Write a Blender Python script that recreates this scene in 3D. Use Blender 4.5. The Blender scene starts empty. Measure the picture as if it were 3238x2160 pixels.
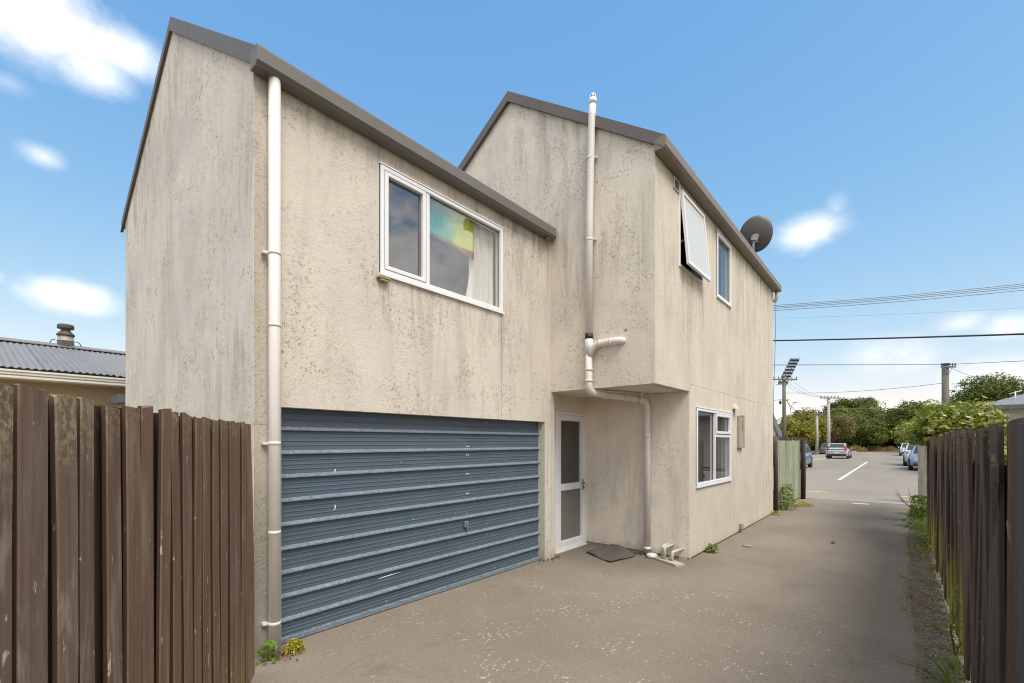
import bpy, bmesh, math, random
import numpy as np
from mathutils import Vector, Matrix

random.seed(7)
SC = bpy.context.scene
COL = SC.collection
rad = math.radians

# ------------------------------------------------------------------ camera
cam_d = bpy.data.cameras.new("camera")
cam = bpy.data.objects.new("camera", cam_d)
COL.objects.link(cam)
cam.location = (0.0, 0.0, 1.65)
cam.rotation_euler = (rad(90), 0, rad(39.74))
cam_d.sensor_width = 36.0
cam_d.lens = 16.446
cam_d.shift_y = 0.0983
cam_d.clip_start = 0.05
cam_d.clip_end = 3000
SC.camera = cam

# ------------------------------------------------------------------ sun, sky, exposure
SUN_EL, SUN_AZ = 56.0, 110.0          # azimuth from +Y towards +X
sun_d = bpy.data.lights.new("sun", 'SUN')
sun_d.energy = 1.4
sun_d.angle = rad(32)                 # sun behind thin bright cloud: soft shadow edges
sun_d.color = (1.0, 0.94, 0.86)
sun = bpy.data.objects.new("sun", sun_d)
COL.objects.link(sun)
_sd = Vector((math.sin(rad(SUN_AZ)) * math.cos(rad(SUN_EL)), math.cos(rad(SUN_AZ)) * math.cos(rad(SUN_EL)), math.sin(rad(SUN_EL))))
sun.rotation_euler = _sd.to_track_quat('Z', 'Y').to_euler()
SC.view_settings.view_transform = 'Standard'
SC.view_settings.look = 'None'
SC.view_settings.exposure = 1.38
SC.view_settings.gamma = 1.0
SC.view_settings.use_curve_mapping = False
SC.cycles.filter_width = 1.1
SC.cycles.use_denoising = True


class G:
    """small node-graph helper"""
    def __init__(self, nt):
        self.nt = nt
        nt.nodes.clear()

    def n(self, typ, ins=None, **props):
        nd = self.nt.nodes.new(typ)
        for k, v in props.items():
            setattr(nd, k, v)
        for k, v in (ins or {}).items():
            self.put(nd.inputs[k], v)
        return nd

    def put(self, sock, v):
        if isinstance(v, bpy.types.NodeSocket):
            self.nt.links.new(v, sock)
        else:
            if isinstance(v, (tuple, list)) and len(v) == 3 and sock.type == 'RGBA':
                v = (*v, 1.0)
            sock.default_value = v

    def math(self, op, a, b=0.0, c=0.0, clamp=False):
        nd = self.nt.nodes.new('ShaderNodeMath')
        nd.operation = op
        nd.use_clamp = clamp
        self.put(nd.inputs[0], a)
        self.put(nd.inputs[1], b)
        if op in ('MULTIPLY_ADD', 'SMOOTH_MIN', 'SMOOTH_MAX'):
            self.put(nd.inputs[2], c)
        return nd.outputs[0]

    def ss(self, x, a, b):
        """smoothstep from a to b (a may be above b)"""
        nd = self.nt.nodes.new('ShaderNodeMapRange')
        nd.interpolation_type = 'SMOOTHSTEP'
        self.put(nd.inputs[0], x)
        lo, hi = (a, b) if a < b else (b, a)
        nd.inputs[1].default_value = lo
        nd.inputs[2].default_value = hi
        nd.inputs[3].default_value = 0.0 if a < b else 1.0
        nd.inputs[4].default_value = 1.0 if a < b else 0.0
        return nd.outputs[0]

    def mix(self, f, a, b, blend='MIX'):
        nd = self.nt.nodes.new('ShaderNodeMix')
        nd.data_type = 'RGBA'
        nd.blend_type = blend
        self.put(nd.inputs[0], f)
        self.put(nd.inputs[6], a)
        self.put(nd.inputs[7], b)
        return nd.outputs[2]

    def noise(self, vec, scale, detail=3.0, rough=0.55, dist=0.0):
        nd = self.n('ShaderNodeTexNoise', {'Vector': vec, 'Scale': scale, 'Detail': detail, 'Roughness': rough, 'Distortion': dist})
        return nd.outputs['Fac']

    def vor(self, vec, scale, feature='F1'):
        return self.n('ShaderNodeTexVoronoi', {'Vector': vec, 'Scale': scale}, feature=feature)

    def scale(self, vec, s, loc=(0, 0, 0), rot=(0, 0, 0)):
        return self.n('ShaderNodeMapping', {'Vector': vec, 'Scale': s, 'Location': loc, 'Rotation': rot}).outputs[0]


def sky_world():
    w = bpy.data.worlds.new("World")
    SC.world = w
    w.use_nodes = True
    g = G(w.node_tree)
    sky = g.n('ShaderNodeTexSky', sky_type='NISHITA', sun_disc=False, sun_elevation=rad(SUN_EL), sun_rotation=rad(SUN_AZ),
              altitude=0, air_density=1.0, dust_density=0.6, ozone_density=1.0)
    # per-channel response: evens the clear sky towards the pale humid blue of the day
    sc_ = g.n('ShaderNodeSeparateColor', {0: sky.outputs[0]})
    ch = [g.math('MULTIPLY', g.math('POWER', sc_.outputs[i], p), a) for i, (a, p) in enumerate(((.498, 1.08), (.832, .63), (1.555, .26)))]
    blue = g.n('ShaderNodeCombineColor', {0: ch[0], 1: ch[1], 2: ch[2]}).outputs[0]
    d = g.n('ShaderNodeTexCoord').outputs['Generated']
    sx = g.n('ShaderNodeSeparateXYZ', {0: d})
    x, y, z = sx.outputs
    az = g.math('MULTIPLY', g.math('ARCTAN2', x, y), 57.2958)
    el = g.math('MULTIPLY', g.math('ARCSINE', z), 57.2958)
    n1 = g.noise(g.scale(d, (1, 1, 1.6)), 11.0, 9.0, 0.62, 0.25)
    n2 = g.noise(g.scale(d, (1, 1, 2.2)), 3.2, 7.0, 0.58, 0.3)
    # separate clouds that the photograph shows: azimuth, elevation, half widths, softness, strength
    blobs = [(-85.3, 32.6, 8.2, 4.0, .6, 1.0), (-80.0, 32.8, 5.2, 2.3, .7, .92), (-82.0, 30.7, 4.2, 2.2, .7, .9), (-83.0, 31.8, 5.0, 2.4, .7, .9), (-86.9, 27.6, 1.8, 1.0, 1.1, .3),
             (-84.86, 23.35, 2.1, 1.1, .9, .65), (-83.28, 12.67, 4.2, 2.0, .6, .97), (-87.6, 13.4, .9, .9, 1., .5),
             (-7.23, 20.85, 4.1, 2.3, .75, .92), (-5.0, 22.4, 1.5, 1.7, 1.1, .45), (3.91, 10.42, 2.8, 1.3, .9, .8), (6.83, 9.7, 2.4, 1.5, .9, .85),
             (-.27, 8.2, 5.8, 2.6, 1.0, .78), (6.3, 5.4, 6.5, 2.7, .9, .92), (-5., 3.2, 6., 1.8, 1.1, .7),
             (57., 14.5, 16.0, 10.6, .14, 1.0), (38., 12.5, 9.0, 4.6, .25, .8)]
    dens = None
    for (a, e, sa, se, soft, amp) in blobs:
        u = g.math('DIVIDE', g.math('SUBTRACT', az, a), sa)
        v = g.math('DIVIDE', g.math('SUBTRACT', el, e), se)
        r = g.math('SQRT', g.math('ADD', g.math('MULTIPLY', u, u), g.math('MULTIPLY', v, v)))
        q = g.math('ADD', g.math('SUBTRACT', 1.0, r), g.math('MULTIPLY', g.math('SUBTRACT', n1, 0.5), .85))
        t = g.math('MULTIPLY', g.ss(q, -.05, soft * 1.5), amp)
        dens = t if dens is None else g.math('MAXIMUM', dens, t)
    # unseen cumulus over the rest of the sky, cover raised for white fill
    fx = g.math('ADD', g.math('MULTIPLY', x, -0.6388), g.math('MULTIPLY', y, 0.7694))
    out = g.ss(fx, 0.55, 0.28)
    cum = g.math('MULTIPLY', g.ss(n2, 0.40, 0.52), g.ss(el, 0.0, 9.0))
    dens = g.math('MAXIMUM', dens, g.math('MULTIPLY', g.math('MULTIPLY', cum, out), 0.9))
    shade = g.ss(g.noise(g.scale(d, (1, 1, 1), (0, 0, .04)), 6.0, 6.0, 0.62), 0.36, 0.60)
    cloud = g.mix(shade, (2.5, 2.47, 2.52), (3.75, 3.68, 3.6))
    col = g.mix(dens, blue, cloud)
    bg = g.n('ShaderNodeBackground', {'Color': col, 'Strength': 0.15})
    o = g.n('ShaderNodeOutputWorld', {'Surface': bg.outputs[0]})


sky_world()

# ================================================================== helpers
MATS = {}


def material(name, fn, **kw):
    m = bpy.data.materials.new(name)
    m.use_nodes = True
    g = G(m.node_tree)
    out = g.n('ShaderNodeOutputMaterial')
    fn(g, out, **kw)
    MATS[name] = m
    return m


def principled(g, out, color, rough=0.6, normal=None, metal=0.0, spec=0.5, trans=None):
    ins = {'Base Color': color, 'Roughness': rough, 'Metallic': metal, 'Specular IOR Level': spec}
    p = g.n('ShaderNodeBsdfPrincipled', ins)
    if normal is not None:
        g.put(p.inputs['Normal'], normal)
    g.nt.links.new(p.outputs[0], out.inputs[0])
    return p


def bump(g, height, strength=0.5, dist=0.01):
    return g.n('ShaderNodeBump', {'Height': height, 'Strength': strength, 'Distance': dist}).outputs[0]


def wpos(g):
    return g.n('ShaderNodeNewGeometry').outputs['Position']


def opos(g):
    return g.n('ShaderNodeTexCoord').outputs['Object']


def rnd_obj(g):
    return g.n('ShaderNodeObjectInfo').outputs['Random']


def rnd_isl(g):
    return g.n('ShaderNodeNewGeometry').outputs['Random Per Island']


def new_obj(name, me, parent=None, mat=None, smooth=False):
    if mat is not None:
        for m in (mat if isinstance(mat, (list, tuple)) else [mat]):
            me.materials.append(m)
    if smooth:
        me.polygons.foreach_set('use_smooth', [True] * len(me.polygons))
    o = bpy.data.objects.new(name, me)
    COL.objects.link(o)
    if parent is not None:
        o.parent = parent
        if parent.parent is None and parent.get('local_space') is None:
            o.matrix_parent_inverse = Matrix.Translation(-parent.location)
    return o


def mesh_obj(name, bm, parent=None, mat=None, smooth=False):
    me = bpy.data.meshes.new(name)
    bmesh.ops.recalc_face_normals(bm, faces=bm.faces)
    bm.to_mesh(me)
    bm.free()
    return new_obj(name, me, parent, mat, smooth)


def tag(o, label, cat, group=None):
    o['label'] = label
    o['category'] = cat
    if group:
        o['group'] = group
    return o


def empty(name, loc, label, cat, group=None, local=False, rz=0.0):
    o = bpy.data.objects.new(name, None)
    COL.objects.link(o)
    o.location = loc
    o.rotation_euler = (0, 0, rz)
    o.empty_display_size = 0.1
    if local:
        o['local_space'] = 1
    return tag(o, label, cat, group)


def structure(o):
    o['kind'] = 'structure'
    return o


def stuff(o):
    o['kind'] = 'stuff'
    return o


def V(*a):
    return Vector(a)


def box(bm, x0, x1, y0, y1, z0, z1, bev=0.0, mi=0):
    vs = [bm.verts.new(p) for p in ((x0, y0, z0), (x1, y0, z0), (x1, y1, z0), (x0, y1, z0), (x0, y0, z1), (x1, y0, z1), (x1, y1, z1), (x0, y1, z1))]
    fs = [bm.faces.new([vs[i] for i in q]) for q in ((0, 3, 2, 1), (4, 5, 6, 7), (0, 1, 5, 4), (1, 2, 6, 5), (2, 3, 7, 6), (3, 0, 4, 7))]
    for f in fs:
        f.material_index = mi
    if bev > 0:
        es = list({e for f in fs for e in f.edges})
        bmesh.ops.bevel(bm, geom=es, offset=bev, segments=1, affect='EDGES')


def box_obj(name, dims, parent=None, mat=None, bev=0.0):
    bm = bmesh.new()
    box(bm, *dims, bev=bev)
    return mesh_obj(name, bm, parent, mat)


def obox(bm, O, A, B, C, mi=0):
    """oriented box: corner O, edge vectors A, B, C"""
    O, A, B, C = Vector(O), Vector(A), Vector(B), Vector(C)
    ps = [O, O + A, O + A + B, O + B, O + C, O + A + C, O + A + B + C, O + B + C]
    vs = [bm.verts.new(p) for p in ps]
    for q in ((0, 3, 2, 1), (4, 5, 6, 7), (0, 1, 5, 4), (1, 2, 6, 5), (2, 3, 7, 6), (3, 0, 4, 7)):
        bm.faces.new([vs[i] for i in q]).material_index = mi


def tube(bm, pts, r, seg=12, cap=True, mi=0):
    pts = [Vector(p) for p in pts]
    rs = r if isinstance(r, (list, tuple)) else [r] * len(pts)
    rings = []
    t0 = (pts[1] - pts[0]).normalized()
    up = Vector((0, 0, 1)) if abs(t0.z) < 0.9 else Vector((1, 0, 0))
    nrm = t0.cross(up).normalized()
    for i, p in enumerate(pts):
        a = (pts[i] - pts[i - 1]).normalized() if i > 0 else t0
        b = (pts[i + 1] - pts[i]).normalized() if i < len(pts) - 1 else a
        t = (a + b)
        t = t.normalized() if t.length > 1e-6 else a
        nrm = (nrm - t * nrm.dot(t))
        nrm = nrm.normalized() if nrm.length > 1e-6 else t.orthogonal().normalized()
        bi = t.cross(nrm)
        c = max(0.5, abs(a.dot(t)))
        rings.append([bm.verts.new(p + (nrm * math.cos(2 * math.pi * k / seg) + bi * math.sin(2 * math.pi * k / seg)) * rs[i]) for k in range(seg)])
    for A, B in zip(rings, rings[1:]):
        for k in range(seg):
            f = bm.faces.new((A[k], A[(k + 1) % seg], B[(k + 1) % seg], B[k]))
            f.smooth = True
            f.material_index = mi
    if cap:
        bm.faces.new(rings[0][::-1]).material_index = mi
        bm.faces.new(rings[-1]).material_index = mi


def tube_obj(name, pts, r, parent=None, mat=None, seg=12):
    bm = bmesh.new()
    tube(bm, pts, r, seg)
    return mesh_obj(name, bm, parent, mat)


def elbow(p0, p1, p2, r, n=6):
    """points of a bend that leaves p0->p1 and enters p1->p2"""
    p0, p1, p2 = Vector(p0), Vector(p1), Vector(p2)
    a = p1 + (p0 - p1).normalized() * r
    b = p1 + (p2 - p1).normalized() * r
    return [(1 - t) ** 2 * a + 2 * t * (1 - t) * p1 + t * t * b for t in [k / n for k in range(n + 1)]]


def lathe(bm, cx, cy, prof, seg=16, mi=0):
    rings = [[bm.verts.new((cx + r * math.cos(2 * math.pi * k / seg), cy + r * math.sin(2 * math.pi * k / seg), z)) for k in range(seg)] for r, z in prof]
    for A, B in zip(rings, rings[1:]):
        for k in range(seg):
            f = bm.faces.new((A[k], A[(k + 1) % seg], B[(k + 1) % seg], B[k]))
            f.smooth = True
            f.material_index = mi
    bm.faces.new(rings[0][::-1])
    bm.faces.new(rings[-1])


def prism(bm, poly, axis_vec, mi=0):
    """extrude a 3-D polygon along a vector"""
    A = [bm.verts.new(p) for p in poly]
    B = [bm.verts.new(Vector(p) + Vector(axis_vec)) for p in poly]
    n = len(A)
    for k in range(n):
        bm.faces.new((A[k], A[(k + 1) % n], B[(k + 1) % n], B[k])).material_index = mi
    bm.faces.new(A[::-1]).material_index = mi
    bm.faces.new(B).material_index = mi


def sheet(name, xs, ys, zf, mat, parent=None):
    bm = bmesh.new()
    vv = [[bm.verts.new((x, y, zf(x, y))) for x in xs] for y in ys]
    for j in range(len(ys) - 1):
        for i in range(len(xs) - 1):
            bm.faces.new((vv[j][i], vv[j][i + 1], vv[j + 1][i + 1], vv[j + 1][i]))
    return mesh_obj(name, bm, parent, mat)


def wall_grid(name, O, U, N, us, vs, depth, thick, parent, mat):
    """wall with openings: depth(u, v) gives the inset of a cell in metres, None for an opening"""
    O, U, N = Vector(O), Vector(U), Vector(N)
    Z = Vector((0, 0, 1))
    bm = bmesh.new()

    def P(u, v, d):
        return bm.verts.new(O + U * u + Z * v - N * d)
    nu, nv = len(us) - 1, len(vs) - 1
    dep = [[depth((us[i] + us[i + 1]) / 2, (vs[j] + vs[j + 1]) / 2) for j in range(nv)] for i in range(nu)]
    dd = lambda i, j: thick if dep[i][j] is None else dep[i][j]
    for i in range(nu):
        for j in range(nv):
            if dep[i][j] is not None:
                d = dep[i][j]
                bm.faces.new((P(us[i], vs[j], d), P(us[i + 1], vs[j], d), P(us[i + 1], vs[j + 1], d), P(us[i], vs[j + 1], d)))
            if i + 1 < nu and abs(dd(i, j) - dd(i + 1, j)) > 1e-5:
                a, b, u = dd(i, j), dd(i + 1, j), us[i + 1]
                bm.faces.new((P(u, vs[j], a), P(u, vs[j + 1], a), P(u, vs[j + 1], b), P(u, vs[j], b)))
            if j + 1 < nv and abs(dd(i, j) - dd(i, j + 1)) > 1e-5:
                a, b, v = dd(i, j), dd(i, j + 1), vs[j + 1]
                bm.faces.new((P(us[i], v, a), P(us[i + 1], v, a), P(us[i + 1], v, b), P(us[i], v, b)))
    # outer edge returns, so the wall has thickness
    for i in range(nu):
        for j, v in ((0, vs[0]), (nv - 1, vs[-1])):
            if dep[i][j] is not None:
                bm.faces.new((P(us[i], v, dd(i, j)), P(us[i + 1], v, dd(i, j)), P(us[i + 1], v, thick), P(us[i], v, thick)))
    for j in range(nv):
        for i, u in ((0, us[0]), (nu - 1, us[-1])):
            if dep[i][j] is not None:
                bm.faces.new((P(u, vs[j], dd(i, j)), P(u, vs[j + 1], dd(i, j)), P(u, vs[j + 1], thick), P(u, vs[j], thick)))
    bmesh.ops.remove_doubles(bm, verts=bm.verts, dist=1e-5)
    return mesh_obj(name, bm, parent, mat)


def ring(bm, O, U, N, u0, u1, v0, v1, t, n0, n1):
    """rectangular frame, bar width t, from depth n0 to n1 along N"""
    O, U, N = Vector(O), Vector(U), Vector(N)
    Z = Vector((0, 0, 1))

    def rect(a, b, c, d, n):
        return [bm.verts.new(O + U * u + Z * v + N * n) for u, v in ((a, c), (b, c), (b, d), (a, d))]
    A, B = rect(u0, u1, v0, v1, n0), rect(u0, u1, v0, v1, n1)
    c = min(0.006, t * .25)
    B2 = rect(u0 + c, u1 - c, v0 + c, v1 - c, n1 + c)
    Cc = rect(u0 + t - c, u1 - t + c, v0 + t - c, v1 - t + c, n1 + c)
    D, E_ = rect(u0 + t, u1 - t, v0 + t, v1 - t, n1), rect(u0 + t, u1 - t, v0 + t, v1 - t, n0)
    loops = [A, B, B2, Cc, D, E_, A]
    for L, M in zip(loops, loops[1:]):
        for k in range(4):
            bm.faces.new((L[k], L[(k + 1) % 4], M[(k + 1) % 4], M[k]))


def quad_slab(bm, O, U, N, u0, u1, v0, v1, n0, n1):
    obox(bm, Vector(O) + Vector(U) * u0 + Vector((0, 0, v0)) + Vector(N) * n0, Vector(U) * (u1 - u0), Vector((0, 0, v1 - v0)), Vector(N) * (n1 - n0))


def leaf_cloud(name, C, D, L, W, parent, mat, rng):
    """many small rhombic leaves: centres C, facing D, length L, width W"""
    n = len(C)
    D = D / np.maximum(np.linalg.norm(D, axis=1, keepdims=True), 1e-6)
    r = rng.normal(size=(n, 3))
    t = np.cross(D, r)
    t /= np.maximum(np.linalg.norm(t, axis=1, keepdims=True), 1e-6)
    b = np.cross(D, t)
    L = np.broadcast_to(np.asarray(L, float), (n,))[:, None]
    W = np.broadcast_to(np.asarray(W, float), (n,))[:, None]
    v = np.stack([C - t * L * .5, C + b * W * .5 - D * W * .12, C + t * L * .5, C - b * W * .5 - D * W * .12], 1).reshape(-1, 3)
    me = bpy.data.meshes.new(name)
    me.vertices.add(n * 4)
    me.vertices.foreach_set('co', v.astype(np.float32).ravel())
    me.loops.add(n * 4)
    me.loops.foreach_set('vertex_index', np.arange(n * 4, dtype=np.int32))
    me.polygons.add(n)
    me.polygons.foreach_set('loop_start', np.arange(0, n * 4, 4, dtype=np.int32))
    me.polygons.foreach_set('loop_total', np.full(n, 4, np.int32))
    me.update(calc_edges=True)
    return new_obj(name, me, parent, mat)


def crown_points(rng, centre, R, nclump, per, clump=0.38, flat=0.35):
    """leaf positions in clumps spread over and through an ellipsoid"""
    centre, R = np.array(centre, float), np.array(R, float)
    Cs, Ds = [], []
    for k in range(nclump):
        d = rng.normal(size=3)
        d[2] = d[2] if d[2] > -flat else -d[2] * .5
        d /= np.linalg.norm(d)
        c = centre + d * R * rng.uniform(.45, .88)
        rr = R.mean() * clump * rng.uniform(.55, 1.25)
        e = rng.normal(size=(per, 3))
        e /= np.linalg.norm(e, axis=1, keepdims=True)
        s = rng.uniform(.45, 1.0, (per, 1)) ** .5 + rng.normal(size=(per, 1)) * .1
        Cs.append(c + e * s * rr * np.array([1, 1, .8]))
        Ds.append(e + rng.normal(size=(per, 3)) * .6 + np.array([0, 0, .35]))
    return np.concatenate(Cs), np.concatenate(Ds)


# ================================================================== materials
def m_stucco(g, out, base=(.55, .48, .375), grey=0.25, streak=0.5, pits=0.5, moss=0.0, cool=0.0, sills=()):
    p = wpos(g)
    big = g.noise(p, 0.9, 4, .6)
    col = g.mix(g.ss(big, .3, .75), tuple(c * .93 for c in base), tuple(min(1, c * 1.06) for c in base))
    # grime runs that follow the fall of rain water
    st = g.noise(g.scale(p, (5.0, 5.0, .75)), 1.0, 6, .68, .7)
    st2 = g.noise(g.scale(p, (18., 18., 5.)), 1.0, 4, .7)
    patch = g.ss(g.noise(p, .55, 3, .5), .36, .66)
    run = g.math('MULTIPLY', g.math('MULTIPLY', g.ss(st, .46, .68), g.math('MULTIPLY_ADD', st2, .8, .5)), g.math('MULTIPLY_ADD', patch, .75, .25), clamp=True)
    col = g.mix(g.math('MULTIPLY', run, streak), col, (.22, .19, .155))
    col = g.mix(g.math('MULTIPLY', g.ss(g.noise(p, 1.7, 5, .6), .42, .7), grey), col, (.46, .445, .42))
    if cool:
        col = g.mix(g.math('MULTIPLY', g.ss(st, .52, .36), cool), col, (.50, .50, .51))
    sp = g.n('ShaderNodeSeparateXYZ', {0: p})
    for (ya_, yb_, zt_, ln_, am_) in sills:
        # dirt washed down from a sill, gutter or pipe clip; darker below meter box
        mk = g.math('MULTIPLY', g.ss(sp.outputs[1], ya_ - .12, ya_ + .08), g.ss(sp.outputs[1], yb_ + .12, yb_ - .08))
        mk = g.math('MULTIPLY', mk, g.math('MULTIPLY', g.ss(sp.outputs[2], zt_ + .03, zt_ - .02), g.ss(sp.outputs[2], zt_ - ln_, zt_ - .05)))
        mk = g.math('MULTIPLY', mk, g.ss(g.math('MULTIPLY_ADD', st2, .4, g.math('MULTIPLY', st, .6)), .42, .62))
        col = g.mix(g.math('MULTIPLY', mk, am_), col, (.20, .175, .145))
    # trowel scars and pits that hold dirt
    pat = g.ss(g.noise(p, 1.9, 4, .65), .42, .60)
    nz = g.noise(p, 18.0, 3, .6, 1.4)
    ridge = g.ss(g.math('ABSOLUTE', g.math('SUBTRACT', nz, .5)), .030, .008)
    gate = g.ss(g.noise(p, 24., 2, .5), .49, .59)
    pit = g.ss(g.noise(g.scale(p, (1, 1, .7)), 46., 2, .6), .645, .72)
    scar = g.math('MULTIPLY', g.math('MAXIMUM', g.math('MULTIPLY', ridge, gate), pit), g.math('MULTIPLY_ADD', pat, .88, .12))
    col = g.mix(g.math('MULTIPLY', scar, pits), col, (.15, .128, .10))
    if moss:
        # orange lichen near the corner and under the gutter end
        sx = g.n('ShaderNodeSeparateXYZ', {0: p})
        m1 = g.math('MULTIPLY', g.ss(sx.outputs[1], 1.68, 1.47), g.ss(sx.outputs[2], 5.0, 3.2))
        dv = g.n('ShaderNodeVectorMath', {0: p, 1: (-3.78, 1.86, 2.45)}, operation='DISTANCE').outputs['Value']
        m2 = g.ss(dv, .55, .1)
        mm = g.math('MAXIMUM', g.math('MULTIPLY', m1, .8), m2)
        ln = g.ss(g.noise(p, 38., 4, .65), .58, .66)
        col = g.mix(g.math('MULTIPLY', g.math('MULTIPLY', ln, mm), moss), col, (.33, .22, .045))
        col = g.mix(g.math('MULTIPLY', m1, .6), col, (.30, .26, .19))
        col = g.mix(g.math('MULTIPLY', g.math('MULTIPLY', g.ss(sx.outputs[1], 1.70, 1.60), g.ss(sx.outputs[2], 1.9, .6)), .6), col, (.15, .145, .115))
        # splash dirt at the foot
        col = g.mix(g.math('MULTIPLY', g.ss(g.math('ADD', sx.outputs[2], g.math('MULTIPLY', st2, .25)), .34, .08), .55), col, (.24, .20, .14))
    else:
        sx = g.n('ShaderNodeSeparateXYZ', {0: p})
        col = g.mix(g.math('MULTIPLY', g.ss(g.math('ADD', sx.outputs[2], g.math('MULTIPLY', st2, .3)), .32, .10), .4), col, (.40, .33, .17))
    h = g.math('ADD', g.math('MULTIPLY', g.noise(p, 26., 4, .65, .5), .5), g.math('MULTIPLY', g.noise(p, 75., 3, .65), .7))
    h = g.math('SUBTRACT', h, g.math('MULTIPLY', scar, .8))
    principled(g, out, col, .9, bump(g, h, .42, .018), spec=.2)


def m_plain(g, out, color, rough=.5, metal=0., var=.12, scale=6., spec=.5, dirt=0.0):
    p = wpos(g)
    n = g.noise(p, scale, 4, .6)
    c = g.mix(n, tuple(x * (1 - var) for x in color), tuple(min(1, x * (1 + var)) for x in color))
    if dirt:
        dn = g.ss(g.noise(g.scale(p, (9, 9, 1.2)), 1.0, 4, .65), .48, .72)
        c = g.mix(g.math('MULTIPLY', dn, dirt), c, (.12, .10, .075))
    principled(g, out, c, g.math('MULTIPLY_ADD', g.noise(p, scale * 3, 3, .6), .25, rough - .12, clamp=True), bump(g, g.noise(p, 90., 2, .5), .06, .004), metal, spec)


def m_glass(g, out, ior=2.7, tint=(.94, .945, .94), rough=0.0):
    t = g.n('ShaderNodeBsdfTransparent', {'Color': tint})
    gl = g.n('ShaderNodeBsdfGlossy', {'Color': (1, 1, 1), 'Roughness': rough})
    p = wpos(g)
    g.put(gl.inputs['Normal'], bump(g, g.noise(p, 1.1, 1, .4), .02, .002))
    fr = g.n('ShaderNodeFresnel', {'IOR': ior})
    front = g.math('SUBTRACT', 1.0, g.n('ShaderNodeNewGeometry').outputs['Backfacing'])
    mx = g.n('ShaderNodeMixShader', {0: g.math('MULTIPLY', fr.outputs[0], front), 1: t.outputs[0], 2: gl.outputs[0]})
    g.nt.links.new(mx.outputs[0], out.inputs[0])


def m_frosted(g, out, color=(.62, .63, .58)):
    p = wpos(g)
    c = g.mix(g.noise(p, 3., 3, .5), tuple(x * .92 for x in color), color)
    principled(g, out, c, .25, bump(g, g.noise(p, 120., 2, .5), .1, .003), spec=.6)


def m_door_slat(g, out, worn=0.0):
    p = wpos(g)
    n = g.noise(g.scale(p, (1, .8, 9)), 1.5, 4, .6)
    base = g.mix(n, (.064, .096, .128), (.10, .135, .168))
    base = g.mix(g.math('MULTIPLY', g.ss(g.noise(p, .9, 3, .6), .4, .75), .5), base, (.07, .085, .11))
    # chalking and scuffs
    sc = g.ss(g.noise(g.scale(p, (1, 2.2, 20)), 5., 5, .7), .60, .74)
    base = g.mix(g.math('MULTIPLY', sc, .35), base, (.26, .30, .34))
    if worn:
        w = g.ss(g.noise(g.scale(p, (1, 7, 40)), 4., 4, .75), .30, .62)
        base = g.mix(g.math('MULTIPLY', w, worn), base, (.31, .36, .41))
        base = g.mix(g.math('MULTIPLY', g.ss(g.noise(p, 46., 2, .6), .645, .72), .45), base, (.55, .58, .6))
    chips = g.ss(g.noise(p, 30., 2, .6), .735, .76)
    base = g.mix(chips, base, (.6, .62, .62))
    principled(g, out, base, .48, bump(g, g.noise(p, 70., 3, .6), .08, .004), spec=.35)


def m_fence(g, out, base=(.105, .070, .048), alt=(.075, .048, .034), wear=.5, lichen=.6, ztop=1.77, mossfoot=0.0, pale=(.27, .225, .17), mosscol=(.22, .21, .035), mz=1.05):
    p = wpos(g)
    r = rnd_obj(g)
    off = g.n('ShaderNodeCombineXYZ', {0: g.math('MULTIPLY', r, 37.), 1: g.math('MULTIPLY', r, 11.), 2: g.math('MULTIPLY', r, 5.)}).outputs[0]
    q = g.n('ShaderNodeVectorMath', {0: p, 1: off}, operation='ADD').outputs[0]
    grain = g.noise(g.scale(q, (26, 26, .9)), 1.0, 5, .65, .6)
    fine = g.noise(g.scale(q, (110, 110, 4)), 1.0, 3, .6)
    col = g.mix(r, base, alt)
    col = g.mix(g.ss(grain, .35, .7), col, tuple(c * .62 for c in base))
    blot = g.noise(g.scale(q, (7, 7, 1.4)), 1.0, 5, .68, .5)
    rub = g.math('MULTIPLY', g.ss(blot, .49, .70), g.math('MULTIPLY_ADD', fine, .9, .1))
    col = g.mix(g.math('MULTIPLY', rub, wear), col, pale)
    # small pale nicks and drips
    nick = g.ss(g.noise(g.scale(q, (34, 34, 11), rot=(.3, .2, .5)), 1.0, 3, .65), .665, .71)
    col = g.mix(g.math('MULTIPLY', nick, min(1., wear * 1.4)), col, (.50, .44, .36))
    sz = g.n('ShaderNodeSeparateXYZ', {0: p}).outputs[2]
    if lichen:
        tm = g.ss(g.math('ADD', sz, g.math('MULTIPLY', g.noise(q, 9., 4, .6), .30)), ztop + .06, ztop + .24)
        tm = g.math('MULTIPLY', tm, g.math('MULTIPLY', g.ss(g.noise(q, 45., 4, .7), .44, .60), g.ss(r, .05, .75)))
        col = g.mix(g.math('MULTIPLY', tm, lichen), col, (.33, .275, .15))
    if mossfoot:
        fm = g.ss(g.math('ADD', sz, g.math('MULTIPLY', grain, .9)), mz, mz - .7)
        fm = g.math('MULTIPLY', fm, g.math('MULTIPLY', g.ss(r, .18, .55), g.math('MULTIPLY_ADD', g.ss(blot, .40, .58), .75, .25)))
        col = g.mix(g.math('MULTIPLY', fm, mossfoot), col, mosscol)
    h = g.math('ADD', grain, g.math('MULTIPLY', fine, .4))
    principled(g, out, col, .82, bump(g, h, .5, .006), spec=.25)


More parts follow.
